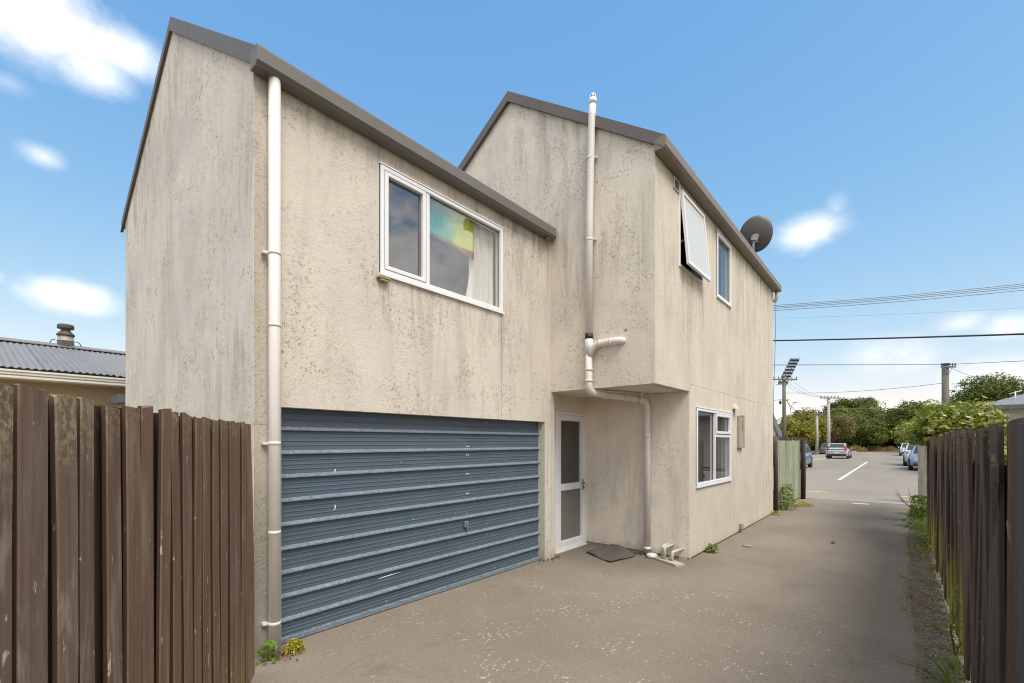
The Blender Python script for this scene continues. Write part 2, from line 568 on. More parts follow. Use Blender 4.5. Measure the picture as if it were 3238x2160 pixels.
def m_asphalt(g, out):
    p = wpos(g)
    big = g.noise(p, .45, 5, .6)
    col = g.mix(g.ss(big, .3, .7), (.21, .177, .138), (.275, .232, .184))
    sx = g.n('ShaderNodeSeparateXYZ', {0: p})
    # greyer towards the right-hand edge, and a darker apron by the door
    band = g.math('MULTIPLY', g.ss(sx.outputs[0], -1.6, -.3), .15)
    col = g.mix(band, col, (.19, .17, .145))
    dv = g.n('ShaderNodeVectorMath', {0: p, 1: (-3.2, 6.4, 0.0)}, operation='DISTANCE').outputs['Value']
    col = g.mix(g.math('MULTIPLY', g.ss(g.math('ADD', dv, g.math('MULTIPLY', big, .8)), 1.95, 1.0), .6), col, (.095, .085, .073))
    gr = g.math('MULTIPLY', g.math('MULTIPLY', g.ss(sx.outputs[0], -1.75, -2.15), g.ss(sx.outputs[1], 6.5, 7.6)), g.ss(g.noise(p, 14., 4, .7), .38, .55))
    col = g.mix(g.math('MULTIPLY', gr, .7), col, g.mix(g.ss(g.noise(p, 70., 2, .6), .45, .6), (.13, .11, .08), (.36, .32, .26)))
    stain = g.ss(g.noise(p, 1.6, 5, .65, .5), .55, .75)
    col = g.mix(g.math('MULTIPLY', stain, .35), col, (.10, .088, .07))
    lig = g.ss(g.noise(g.scale(p, (1, .5, 1)), 2.6, 5, .65), .58, .74)
    col = g.mix(g.math('MULTIPLY', lig, .3), col, (.27, .225, .165))
    agg = g.vor(p, 150.)
    col = g.mix(g.math('MULTIPLY', g.ss(g.n('ShaderNodeSeparateColor', {0: agg.outputs['Color']}).outputs[0], .55, 1.), .32), col, (.33, .29, .23))
    col = g.mix(g.math('MULTIPLY', g.ss(g.noise(p, 120., 3, .7), .52, .72), .55), col, (.10, .083, .065))
    col = g.mix(g.math('MULTIPLY', g.ss(g.noise(p, 26., 4, .7), .50, .70), .40), col, (.13, .108, .083))
    # dropped spots of light paint
    nzc = g.n('ShaderNodeTexNoise', {'Vector': p, 'Scale': 70., 'Detail': 2.}).outputs['Color']
    sc2 = g.n('ShaderNodeVectorMath', {0: nzc}, operation='SCALE')
    sc2.inputs['Scale'].default_value = .03
    wq = g.n('ShaderNodeVectorMath', {0: p, 1: sc2.outputs[0]}, operation='ADD').outputs[0]
    wq = g.scale(wq, (1, 1, 0))
    field = g.ss(g.noise(p, 2.4, 4, .65), .47, .60)
    dsp = g.n('ShaderNodeVectorMath', {0: p, 1: (-2.0, 3.7, 0.0)}, operation='DISTANCE').outputs['Value']
    near = g.ss(g.math('ADD', dsp, big), 3.6, 1.6)
    spot = None
    for vs_, lo_, hi_, pk in ((15., .20, .10, .80), (28., .30, .18, .72), (45., .34, .22, .66)):
        wsp = g.vor(g.scale(wq, (1, .55, 1), rot=(0, 0, .4 + vs_)), vs_)
        rr = g.n('ShaderNodeSeparateColor', {0: wsp.outputs['Color']})
        t_ = g.math('MULTIPLY', g.ss(wsp.outputs['Distance'], lo_, hi_), g.ss(rr.outputs[0], pk, pk + .03))
        spot = t_ if spot is None else g.math('MAXIMUM', spot, t_)
    spot = g.math('MULTIPLY', spot, g.math('MULTIPLY', field, near))
    lone = g.vor(g.scale(p, (1, 1, 0)), 5.)
    lone_s = g.math('MULTIPLY', g.ss(lone.outputs['Distance'], .040, .022), g.ss(g.n('ShaderNodeSeparateColor', {0: lone.outputs['Color']}).outputs[1], .62, .66))
    spot = g.math('MAXIMUM', spot, lone_s)
    col = g.mix(g.math('MULTIPLY', spot, .75), col, (.52, .47, .40))
    # hairline cracks
    crk = g.vor(g.scale(p, (.42, .25, 1)), 1.0, 'DISTANCE_TO_EDGE')
    cw = g.math('ADD', crk.outputs['Distance'], g.math('MULTIPLY', g.math('SUBTRACT', g.noise(p, 5., 4, .6), .5), .10))
    ck = g.math('MULTIPLY', g.ss(g.math('ABSOLUTE', cw), .010, .003), g.ss(g.noise(p, .8, 2, .5), .5, .6))
    col = g.mix(g.math('MULTIPLY', ck, .12), col, (.08, .07, .06))
    h = g.math('ADD', g.math('MULTIPLY', agg.outputs['Distance'], .6), g.noise(p, 30., 3, .6))
    principled(g, out, col, .9, bump(g, h, .35, .008), spec=.25)


def m_road(g, out, c0=(.245, .215, .18), c1=(.30, .265, .22)):
    p = wpos(g)
    col = g.mix(g.ss(g.noise(g.scale(p, (1, .25, 1)), .5, 5, .6), .3, .7), c0, c1)
    col = g.mix(g.math('MULTIPLY', g.ss(g.noise(p, 40., 3, .7), .5, .75), .3), col, (.10, .095, .085))
    col = g.mix(g.math('MULTIPLY', g.ss(g.noise(g.scale(p, (.4, 2.5, 1)), 1.0, 4, .6), .60, .72), .3), col, (.12, .11, .10))
    principled(g, out, col, .88, bump(g, g.noise(p, 60., 3, .6), .3, .01), spec=.25)


def m_dirt(g, out):
    p = wpos(g)
    col = g.mix(g.ss(g.noise(p, 3., 5, .65), .3, .7), (.14, .108, .08), (.24, .195, .15))
    v = g.vor(p, 55.)
    cc = g.n('ShaderNodeSeparateColor', {0: v.outputs['Color']})
    stn = g.math('MULTIPLY', g.ss(cc.outputs[0], .5, .75), g.ss(g.noise(p, 2.2, 3, .6), .36, .6))
    col = g.mix(g.math('MULTIPLY', stn, .7), col, g.mix(cc.outputs[1], (.16, .13, .11), (.34, .29, .24)))
    principled(g, out, col, .95, bump(g, g.math('ADD', v.outputs['Distance'], g.noise(p, 9., 5, .6)), .8, .02), spec=.15)


def m_ground(g, out):
    p = wpos(g)
    col = g.mix(g.ss(g.noise(p, .7, 5, .6), .35, .65), (.12, .11, .05), (.20, .17, .09))
    col = g.mix(g.ss(g.noise(p, 6., 4, .6), .45, .65), col, (.07, .09, .03))
    principled(g, out, col, .95, bump(g, g.noise(p, 30., 3, .6), .5, .02), spec=.1)


def m_leaf(g, out, a=(.05, .085, .018), b=(.11, .15, .03), c=None, gloss=.45, trans=.35):
    r = rnd_isl(g)
    p = wpos(g)
    cl = g.noise(p, .55, 3, .6)
    col = g.mix(g.math('MULTIPLY_ADD', r, .6, g.math('MULTIPLY', g.math('SUBTRACT', cl, .3), .8), clamp=True), a, b)
    if c is not None:
        col = g.mix(g.ss(g.math('FRACT', g.math('MULTIPLY', r, 7.31)), .84, .90), col, c)
    pr = g.n('ShaderNodeBsdfPrincipled', {'Base Color': col, 'Roughness': gloss, 'Specular IOR Level': .4})
    tr = g.n('ShaderNodeBsdfTranslucent', {'Color': g.mix(.5, col, (.20, .24, .03))})
    mx = g.n('ShaderNodeMixShader', {0: trans, 1: pr.outputs[0], 2: tr.outputs[0]})
    g.nt.links.new(mx.outputs[0], out.inputs[0])


def m_bark(g, out, color=(.13, .105, .08)):
    p = wpos(g)
    n = g.noise(g.scale(p, (14, 14, 2.)), 1.0, 4, .65)
    principled(g, out, g.mix(n, tuple(c * .5 for c in color), tuple(c * 1.4 for c in color)), .9, bump(g, n, .6, .02), spec=.15)


def m_cloth_flag(g, out):
    p = wpos(g)
    s = g.n('ShaderNodeSeparateXYZ', {0: p})
    yy = g.math('ADD', s.outputs[1], g.math('MULTIPLY', g.math('SUBTRACT', g.noise(p, 6., 4, .6), .5), .28))
    n = g.noise(p, 9., 5, .65)
    teal = g.mix(n, (.02, .36, .48), (.14, .68, .52))
    yel = g.mix(n, (.62, .82, .10), (.90, .84, .12))
    col = g.mix(g.ss(yy, 3.44, 3.76), teal, yel)
    # hem bands follow the sagging lower edge
    e = g.math('SUBTRACT', s.outputs[2], g.math('MULTIPLY_ADD', g.math('SUBTRACT', s.outputs[1], 3.3), -.10, 3.842))
    wide = g.math('MULTIPLY_ADD', g.math('SUBTRACT', s.outputs[1], 3.3), .11, .025)
    col = g.mix(g.ss(g.math('SUBTRACT', e, wide), .012, 0.), col, (.62, .42, .06))
    col = g.mix(g.math('MULTIPLY', g.ss(g.math('SUBTRACT', e, wide), .012, 0.), g.ss(yy, 3.72, 3.86)), col, (.45, .14, .12))
    df = g.n('ShaderNodeBsdfDiffuse', {'Color': col})
    tr = g.n('ShaderNodeBsdfTranslucent', {'Color': col})
    mx = g.n('ShaderNodeMixShader', {0: .3, 1: df.outputs[0], 2: tr.outputs[0]})
    g.nt.links.new(mx.outputs[0], out.inputs[0])


def m_roof_iron(g, out):
    p = wpos(g)
    r = rnd_obj(g)
    n = g.noise(g.scale(p, (1.2, 6, 1)), 1.5, 5, .65)
    c = g.mix(n, (.17, .175, .18), (.25, .25, .25))
    c = g.mix(g.math('MULTIPLY', r, .35), c, (.30, .29, .275))
    principled(g, out, c, .55, None, .2, .4)


def m_carpaint(g, out, color):
    p = g.n('ShaderNodeBsdfPrincipled', {'Base Color': (*color, 1), 'Roughness': .32, 'Metallic': .25, 'Coat Weight': .6, 'Coat Roughness': .08})
    w = wpos(g)
    d = g.noise(w, 3., 4, .6)
    g.put(p.inputs['Base Color'], g.mix(g.ss(d, .45, .8), color, tuple(c * .8 + .02 for c in color)))
    g.nt.links.new(p.outputs[0], out.inputs[0])


S_SIDE = material('stucco_side', m_stucco, base=(.605, .556, .48), grey=.20, streak=.34, pits=.62, moss=1.0, sills=((2.6, 4.4, 3.23, .85, .34), (4.3, 5.4, 4.44, 2.2, .26), (1.5, 5.4, 4.46, .40, .34), (2.5, 2.66, 3.2, .5, .6)))
S_GABLE = material('stucco_gable', m_stucco, base=(.71, .66, .585), grey=.50, streak=.55, pits=.9, moss=0.0, cool=.4)
S_WING = material('stucco_wing', m_stucco, base=(.73, .67, .58), grey=.40, streak=.60, pits=.95)
S_LONG = material('stucco_long', m_stucco, base=(.625, .57, .478), grey=.12, streak=.34, pits=.34, sills=((6.15, 7.2, 3.98, 1.3, .32), (7.85, 8.65, 3.98, 1.2, .36), (9.0, 12.1, 5.1, 1.9, .34), (5.6, 12.1, 5.12, .5, .4), (9.0, 9.4, 1.54, .5, .35)))
S_LOW = material('stucco_low', m_stucco, base=(.80, .725, .615), grey=.15, streak=.32, pits=.65)
TRIM = material('trim_metal', m_plain, color=(.118, .105, .097), rough=.5, var=.12, scale=2.5, dirt=.25)
GUT = material('gutter_metal', m_plain, color=(.142, .132, .12), rough=.45, var=.12, scale=2.5, dirt=.3)
GUT2 = material('gutter_metal_brown', m_plain, color=(.19, .16, .125), rough=.45, var=.2, scale=3., dirt=.5)
ROOF = material('roof_metal', m_plain, color=(.11, .105, .10), rough=.5, var=.1, scale=1.5)
PVC = material('pvc_white', m_plain, color=(.68, .65, .61), rough=.45, var=.05, scale=3., dirt=.05)
PVC_OLD = material('pvc_grey', m_plain, color=(.52, .49, .45), rough=.5, var=.12, scale=8., dirt=.25)
ALU = material('white_aluminium', m_plain, color=(.74, .75, .77), rough=.35, var=.04, scale=4., dirt=.06)
BLACK = material('black_rubber', m_plain, color=(.02, .02, .02), rough=.5, var=.2)
STEEL = material('grey_steel', m_plain, color=(.33, .33, .33), rough=.4, metal=.6, var=.15)
DARKM = material('dish_grey', m_plain, color=(.10, .095, .09), rough=.5, var=.12, scale=4.)
GLASS = material('window_glass', m_glass)
GLASS_DIRTY = material('window_glass_soft', m_glass, ior=1.9, rough=.03)
FROST = material('frosted_glass', m_frosted)
FROST_DARK = material('frosted_glass_dark', m_frosted, color=(.17, .165, .145))
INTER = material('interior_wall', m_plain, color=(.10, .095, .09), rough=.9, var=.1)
CURT = material('curtain_cloth', m_plain, color=(.80, .80, .78), rough=.9, var=.04, spec=.1)
FLAG = material('dyed_cloth', m_cloth_flag)
SLAT = material('door_slat', m_door_slat)
SLATW = material('door_slat_worn', m_door_slat, worn=.55)
BOARD_L = material('board_brown', m_fence, base=(.215, .133, .088), alt=(.16, .096, .064), pale=(.38, .31, .245), wear=.75, lichen=.85, ztop=1.70, mossfoot=0.0)
BOARD_LW = material('board_brown_worn', m_fence, base=(.205, .14, .10), alt=(.16, .108, .078), pale=(.44, .375, .30), wear=1.0, lichen=1.0, ztop=1.60)
BOARD_LM = material('board_brown_mossy', m_fence, base=(.215, .135, .09), alt=(.165, .102, .07), pale=(.38, .31, .245), wear=.6, lichen=.6, ztop=1.70, mossfoot=.75, mosscol=(.28, .24, .07))
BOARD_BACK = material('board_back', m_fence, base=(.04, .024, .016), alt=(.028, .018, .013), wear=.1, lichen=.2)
BOARD_SHADED = material('board_shaded_edge', m_fence, base=(.075, .045, .03), alt=(.055, .034, .024), wear=.15, lichen=.3, pale=(.16, .12, .09))  # less weathered edges, darkened to paint in the shade between boards
BOARD_RN = material('board_dark_near', m_fence, base=(.102, .074, .063), alt=(.075, .058, .053), wear=.4, lichen=.4, ztop=1.66, mossfoot=.25, pale=(.22, .185, .165), mosscol=(.30, .28, .06), mz=.7)
BOARD_R = material('board_dark', m_fence, base=(.125, .090, .074), alt=(.075, .060, .054), wear=.45, lichen=.6, ztop=1.58, mossfoot=.95, pale=(.24, .20, .175), mosscol=(.42, .40, .05), mz=1.35)
BOARD_RR = material('board_dark_red', m_fence, base=(.10, .066, .053), alt=(.085, .056, .046), wear=.4, lichen=.5, ztop=1.70, pale=(.22, .17, .13))
BOARD_GREY = material('board_grey', m_fence, base=(.33, .31, .28), alt=(.27, .255, .23), wear=.4, lichen=.3, pale=(.5, .47, .43))
BOARD_GREEN = material('board_green', m_fence, base=(.34, .37, .26), alt=(.24, .29, .18), wear=.8, lichen=.2, mossfoot=.6, pale=(.50, .50, .42), mosscol=(.13, .20, .06))
BOARD_SLATE = material('board_slate', m_fence, base=(.085, .098, .106), alt=(.075, .085, .09), wear=.15, lichen=.1, pale=(.14, .15, .155))
POSTW = material('pole_wood', m_fence, base=(.20, .185, .16), alt=(.16, .15, .125), wear=.4, lichen=0, pale=(.34, .32, .28))
POSTC = material('pole_concrete', m_plain, color=(.42, .40, .38), rough=.85, var=.12, scale=3.)
ASPH = material('asphalt_drive', m_asphalt)
ROADM = material('road_seal', m_road)
PATHM = material('footpath_seal', m_road, c0=(.27, .24, .20), c1=(.34, .30, .245))
CONC = material('concrete', m_road, c0=(.36, .33, .28), c1=(.46, .42, .36))
DIRT = material('dirt', m_dirt)
GROUND = material('ground_cover', m_ground)
WPAINT = material('road_paint_white', m_plain, color=(.72, .69, .62), rough=.8, var=.1, scale=9.)
YPAINT = material('road_paint_yellow', m_plain, color=(.80, .50, .07), rough=.8, var=.15, scale=9.)
STONE = material('pebble', m_plain, color=(.30, .265, .225), rough=.9, var=.4, scale=60.)
RUBBER = material('mat_rubber', m_plain, color=(.085, .076, .068), rough=.9, var=.35, scale=25., dirt=.2)
LEAF_D = material('leaf_dark', m_leaf, a=(.052, .085, .012), b=(.185, .215, .032))
LEAF_M = material('leaf_mid', m_leaf, a=(.075, .115, .014), b=(.24, .26, .036))
LEAF_Y = material('leaf_yellow', m_leaf, a=(.17, .17, .014), b=(.42, .37, .035))
LEAF_O = material('leaf_olive', m_leaf, a=(.075, .085, .018), b=(.18, .175, .04))
LEAF_B = material('leaf_bronze', m_leaf, a=(.13, .10, .04), b=(.28, .215, .09))
LEAF_S = material('leaf_shrub', m_leaf, a=(.055, .095, .012), b=(.42, .45, .05), c=(.6, .54, .26), gloss=.34, trans=.3)
LEAF_W = material('leaf_weed', m_leaf, a=(.10, .19, .02), b=(.24, .34, .04), gloss=.4)
LEAF_WY = material('leaf_weed_yellow', m_leaf, a=(.36, .30, .02), b=(.62, .52, .04), gloss=.5)
LEAF_T = material('leaf_tussock', m_leaf, a=(.20, .125, .055), b=(.34, .23, .11), gloss=.8)
LEAF_DEAD = material('leaf_dead', m_leaf, a=(.10, .055, .03), b=(.22, .12, .06), gloss=.8)
BARK = material('bark', m_bark)
NB_WALL = material('cream_render', m_plain, color=(.46, .38, .25), rough=.9, var=.06, scale=2.)
NB_GUT = material('cream_gutter', m_plain, color=(.68, .66, .60), rough=.4, var=.04, dirt=.1)
IRON = material('roof_iron', m_roof_iron)
RUST = material('rusty_cowl', m_plain, color=(.10, .075, .06), rough=.7, var=.5, scale=14.)
FLUE = material('flue_metal', m_plain, color=(.36, .33, .29), rough=.5, metal=.3, var=.15)
GREYBOX = material('grey_fascia', m_plain, color=(.12, .125, .14), rough=.5, var=.08)
WHITEH = material('white_boards', m_plain, color=(.66, .68, .70), rough=.7, var=.05)
BLOCKW = material('pale_block', m_plain, color=(.46, .43, .40), rough=.9, var=.06, scale=9.)
SLATE_R = material('dark_roof', m_plain, color=(.10, .105, .115), rough=.6, var=.1)
METERM = material('meter_box', m_plain, color=(.37, .32, .25), rough=.6, var=.08, dirt=.1)
VENTM = material('vent_cream', m_plain, color=(.50, .45, .36), rough=.6, var=.06)
WIREM = material('wire_black', m_plain, color=(.03, .03, .032), rough=.5, var=.1)
WIREG = material('wire_grey', m_plain, color=(.16, .17, .18), rough=.5, var=.1)
BRASS = material('old_flashing', m_plain, color=(.33, .25, .12), rough=.6, var=.3, scale=30.)
CARGLASS = material('car_glass', m_plain, color=(.025, .03, .035), rough=.12, var=.1, spec=.8)
TYRE = material('tyre_rubber', m_plain, color=(.018, .018, .018), rough=.8, var=.2)
RIM = material('rim_alloy', m_plain, color=(.35, .35, .36), rough=.35, metal=.7, var=.1)
REDL = material('red_lens', m_plain, color=(.42, .02, .02), rough=.2, var=.1)
CLRL = material('clear_lens', m_plain, color=(.62, .64, .66), rough=.15, var=.1)
PLATE = material('plate_white', m_plain, color=(.7, .7, .68), rough=.4, var=.05)
BLKP = material('black_plastic', m_plain, color=(.02, .021, .023), rough=.5, var=.1)
PAINTS = {n: material('paint_' + n, m_carpaint, color=c) for n, c in dict(blue=(.10, .19, .30), silver=(.42, .45, .50), grey=(.13, .14, .16), slate=(.26, .30, .37), pale=(.50, .52, .54), white=(.66, .67, .68)).items()}


# ================================================================== ground, roads
def gz(y):
    t = min(1., max(0., (y - 12.8) / 2.4))
    return .10 * t * t * (3 - 2 * t)


ys = [-60, -20, 0, 6, 12.8, 13.2, 13.6, 14, 14.4, 14.8, 15.2, 17, 30, 60, 120, 300, 1500]
structure(sheet('ground', [-900, -300, -120, -40, -20, -10, -4, 0, 4, 10, 20, 40, 120, 300, 900], ys, lambda x, y: gz(y) - .022, GROUND))
structure(sheet('dirt_strip', [-.30, 0, .2, .4, .6, .9], [-4, 0, 4, 8, 12, 13.5, 14.3, 14.9], lambda x, y: gz(y) - .010 + .022 * max(0., (x - .16)) * 3 * (1 if y < 13 else .3), DIRT))
# driveway sheet with an uneven right-hand edge
bm = bmesh.new()
rr = random.Random(3)
yy = [-8, -4] + [k * .25 for k in range(-8, 53)] + [13.2, 13.5, 13.8, 14.1, 14.4, 14.7, 15.0, 15.2]
rows = []
for y in yy:
    e = .10 + .025 * math.sin(y * 1.7) + rr.uniform(-.018, .018)
    if y > 13.0:
        e += (y - 13.0) * .12
    rows.append([bm.verts.new((x, y, gz(y) - (.012 if x == e else 0))) for x in (-9., -4.2, -2.3, -.8, e - .05, e)])
for A, B in zip(rows, rows[1:]):
    for k in range(5):
        bm.faces.new((A[k], A[k + 1], B[k + 1], B[k]))
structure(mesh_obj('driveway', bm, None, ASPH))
structure(sheet('footpath', [-60, -20, -8, -2.4, .6, 8, 20, 60], [15.2, 16.2, 17.2], lambda x, y: .104, PATHM))
# cross street and the side street straight ahead
structure(sheet('road', [-120, -40, -5.4, -2, 2.6, 40, 120], [17.2, 20, 23, 26.2], lambda x, y: .094, ROADM))
structure(sheet('side_street', [-5.4, -2, 2.6], [26.2, 40, 60, 90, 94], lambda x, y: .094, ROADM))
structure(sheet('turning_head', [-40, -5.4, 2.6, 40], [94, 98, 101], lambda x, y: .094, ROADM))


def kerb(name, x0, x1, y0, y1):
    return structure(box_obj(name, (x0, x1, y0, y1, -.1, .21), None, CONC, .015))


kerb('kerb', -5.56, -5.4, 28.2, 94)
kerb('kerb', 2.6, 2.76, 28.2, 94)
kerb('kerb', -60, -7.4, 26.2, 26.36)
kerb('kerb', 4.6, 60, 26.2, 26.36)
for cx_, sx_ in ((-5.4, -1), (2.6, 1)):
    bm = bmesh.new()
    n = 8
    oc = (cx_ + sx_ * 2.0, 28.2)
    ring_o = [(oc[0] - sx_ * 2.0 * math.cos(a), oc[1] - 2.0 * math.sin(a)) for a in [math.pi / 2 * k / n for k in range(n + 1)]]
    ring_i = [(oc[0] - sx_ * 1.84 * math.cos(a), oc[1] - 1.84 * math.sin(a)) for a in [math.pi / 2 * k / n for k in range(n + 1)]]
    for k in range(n):
        prism(bm, [(*ring_o[k], -.1), (*ring_o[k + 1], -.1), (*ring_i[k + 1], -.1), (*ring_i[k], -.1)], (0, 0, .31))
    structure(mesh_obj('kerb_corner', bm, None, CONC))
    bm = bmesh.new()
    xs_ = sorted([cx_ + sx_ * .16, cx_ + sx_ * 2.4])
    v = [bm.verts.new(q) for q in ((xs_[0], 28.2, .19), (xs_[1], 28.2, .19), (xs_[1], 94, .19), (xs_[0], 94, .19))]
    bm.faces.new(v)
    structure(mesh_obj('pavement', bm, None, PATHM))


def marking(name, poly, mat):
    bm = bmesh.new()
    bm.faces.new([bm.verts.new((x, y, .099)) for x, y in poly])
    return structure(mesh_obj(name, bm, None, mat))


marking('centre_line', [(-2.02, 23.3), (-1.90, 23.3), (-1.97, 46.0), (-2.09, 46.0)], WPAINT)
marking('yellow_line', [(-9., 17.33), (-1.72, 17.33), (-1.72, 17.50), (-9., 17.50)], YPAINT)
marking('yellow_line', [(-.06, 17.33), (5., 17.33), (5., 17.50), (-.06, 17.50)], YPAINT)
bm = bmesh.new()
box(bm, -.95, -.62, 14.66, 14.80, gz(14.7) - .03, gz(14.7) + .008)
structure(mesh_obj('path_cover', bm, None, WPAINT))
# lighter seal joint lines at the crossing
bm = bmesh.new()
box(bm, -2.15, .5, 15.12, 15.20, .05, .112)
structure(mesh_obj('edge_strip', bm, None, CONC))

# ================================================================== the townhouse
GX, GY0, WY, WX, WY1 = -3.78, 1.48, 5.42, -2.27, 12.16     # garage wall plane, gable plane, wing front, wing side, wing end
GRX, GSL = -5.80, .683                                    # garage ridge and slope
WRX, WSL = -4.55, .690
house = empty('townhouse', (-4.6, 5.4, 0), 'two storey cream stucco townhouse with garage and grey gabled roofs', 'house')


def hz(x):
    return 5.905 - GSL * abs(x - GRX)


def wz(x):
    return 6.80 - WSL * abs(x - WRX)


# garage side wall (faces the drive); u runs along +Y from GY0
wy0, wy1, wz0, wz1 = 2.596 - GY0, 4.357 - GY0, 3.246, 4.275
dy0, dy1 = 1.683 - GY0, 5.254 - GY0
J = .006
us = sorted({0, dy0, dy1, wy0, wy1, wy0 - .02, wy0 - .02 + J, wy1 - .03, wy1 - .03 + J, WY + .62 - GY0, 4.26 })
us = sorted({0.0, .115, .120, dy0, wy0 - .012, wy0 - .006, wy0, wy1 - .012, wy1 - .006, wy1, dy1, WY - GY0 - .004})
vs = [0, 1.78, 1.786, 1.93, wz0, wz1, 4.54]


def dep_side(u, v):
    if dy0 < u < dy1 and v < 1.93:
        return None
    if wy0 < u < wy1 and wz0 < v < wz1:
        return None
    if wy0 - .012 < u < wy0 - .006 and v > wz1:
        return .005
    if wy1 - .012 < u < wy1 - .006 and 1.93 < v < wz0:
        return .012
    if u < dy0 and 1.78 < v < 1.786:
        return .012
    return 0.0


wall_grid('side_wall', (GX, GY0, 0), (0, 1, 0), (1, 0, 0), us, vs, dep_side, .16, house, S_SIDE)
# piece of the garage wall that runs on past the wing front, beside the entry door
wall_grid('entry_wall', (GX, WY, 0), (0, 1, 0), (1, 0, 0), [0, .04, .07], [0, 2.36], lambda u, v: 0.0, .16, house, S_SIDE)
wall_grid('door_wall', (-3.94, 5.42, 0), (0, 1, 0), (1, 0, 0), [0, .325, 1.188, 1.20], [0, 2.115, 2.38], lambda u, v: None if .325 < u < 1.188 and v < 2.115 else 0.0, .10, house, S_LOW)

# gable wall facing the camera
bm = bmesh.new()
xl = 2 * GRX - GX
gp = [(xl, GY0 - .003, 0), (GX - .003, GY0 - .003, 0), (GX - .003, GY0 - .003, hz(GX)), (GRX, GY0 - .003, hz(GRX)), (xl, GY0 - .003, hz(xl))]
prism(bm, gp, (0, .15, 0))
mesh_obj('gable_wall', bm, house, S_GABLE)
box_obj('rear_wall', (xl, xl + .15, GY0 + .15, WY, 0, hz(xl)), house, S_GABLE)


def gable_roof(name, rx, sl, zr, xa, xb, y0, y1, th):
    """two roof planes; zr is the top of the ridge"""
    bm = bmesh.new()
    zt = lambda x: zr - sl * abs(x - rx)
    prism(bm, [(xa, y0, zt(xa)), (rx, y0, zt(rx)), (xb, y0, zt(xb)), (xb, y0, zt(xb) - th), (rx, y0, zt(rx) - th), (xa, y0, zt(xa) - th)], (0, y1 - y0, 0))
    return mesh_obj(name, bm, house, ROOF)


gable_roof('roof', GRX, GSL, 6.035, -7.93, -3.70, GY0 + .002, WY - .005, .10)
gable_roof('roof', WRX, WSL, 6.925, -6.98, -2.15, WY + .002, WY1 + .05, .10)


def barge(rx, sl, zt_, xa, xb, y0, y1, h, joint):
    """folded barge capping along a gable; xa left foot, xb right foot; short first length at the ridge"""
    zt = lambda x: zt_ - sl * abs(x - rx)
    spans = [(xa, rx), (rx, joint), (joint + .006, xb)]
    for a, b in spans:
        bm = bmesh.new()
        prism(bm, [(a, y0, zt(a)), (b, y0, zt(b)), (b, y0, zt(b) - h), (a, y0, zt(a) - h)], (0, y1 - y0, 0))
        # drip lip along the lower edge
        prism(bm, [(a, y0 - .010, zt(a) - h + .012), (b, y0 - .010, zt(b) - h + .012), (b, y0 - .010, zt(b) - h - .006), (a, y0 - .010, zt(a) - h - .006)], (0, .009, 0))
        mesh_obj('barge_board', bm, house, TRIM)


barge(GRX, GSL, 6.045, -7.95, -3.665, GY0 - .022, GY0 - .001, .142, -5.42)
barge(WRX, WSL, 6.935, -6.99, -2.13, WY - .05, WY - .001, .150, -3.95)


def gutter(name, xin, xout, y0, y1, zb, zt, mat):
    """quad gutter: folded profile swept along Y, open at the top"""
    bm = bmesh.new()
    s = 1 if xout > xin else -1
    prof = [(xin, zt - .01), (xin, zb), (xin + s * (abs(xout - xin) - .028), zb), (xout, zb + .03), (xout, zt - .014), (xout - s * .004, zt), (xout - s * .018, zt), (xout - s * .018, zt - .012), (xout - s * .012, zt - .016), (xout - s * .012, zb + .034), (xout - s * .034, zb + .012), (xin + s * .012, zb + .012), (xin + s * .012, zt - .01)]
    prism(bm, [(x, y0, z) for x, z in prof], (0, y1 - y0, 0))
    # stop ends
    prism(bm, [(x, y0 - .003, z) for x, z in prof[:7]], (0, .003, 0))
    prism(bm, [(x, y1, z) for x, z in prof[:7]], (0, .003, 0))
    return mesh_obj(name, bm, house, mat)


gutter('gutter', GX + .014, GX + .138, GY0 - .03, WY - .09, 4.445, 4.588, GUT)
gutter('gutter', WX + .012, WX + .150, WY - .055, WY1 + .12, 5.115, 5.262, GUT2)
box_obj('fascia', (GX - .02, GX + .012, GY0, WY - .09, 4.46, 4.60), house, TRIM)
box_obj('fascia', (WX - .02, WX + .010, WY, WY1 + .06, 5.13, 5.27), house, TRIM)
bm = bmesh.new()
tube(bm, [(GX + .07, WY - .20, 4.455), (GX + .07, WY - .20, 4.41)], .035, 10)
mesh_obj('gutter_bracket', bm, house, GUT)

# wing: gable wall over the entry, from the soffit up
bm = bmesh.new()
wl = 2 * WRX - WX
prism(bm, [(wl, WY - .003, 2.357), (WX - .003, WY - .003, 2.357), (WX - .003, WY - .003, wz(WX)), (WRX, WY - .003, wz(WRX)), (wl, WY - .003, wz(wl))], (0, .15, 0))
mesh_obj('upper_gable_wall', bm, house, S_WING)
# soffit of the overhang
bm = bmesh.new()
prism(bm, [(-4.02, 5.494, 2.361), (GX + .002, 5.494, 2.361), (GX + .002, WY + .14, 2.361), (WX - .14, WY + .14, 2.361), (WX - .14, 6.62, 2.361), (-4.02, 6.62, 2.361)], (0, 0, .05))
mesh_obj('soffit', bm, house, S_LOW)
# recessed ground floor wall under the overhang
bm = bmesh.new()
prism(bm, [(-3.94, 6.597, .05), (WX - .003, 6.597, .03), (WX - .003, 6.597, 2.358), (-3.94, 6.597, 2.358)], (0, .15, 0))
mesh_obj('recess_wall', bm, house, S_LOW)
bm = bmesh.new()
prism(bm, [(-3.94, 6.618, -.05), (WX - .012, 6.618, -.05), (WX - .012, 6.618, .06), (-3.94, 6.618, .06)], (0, .1, 0))
mesh_obj('plinth', bm, house, CONC)
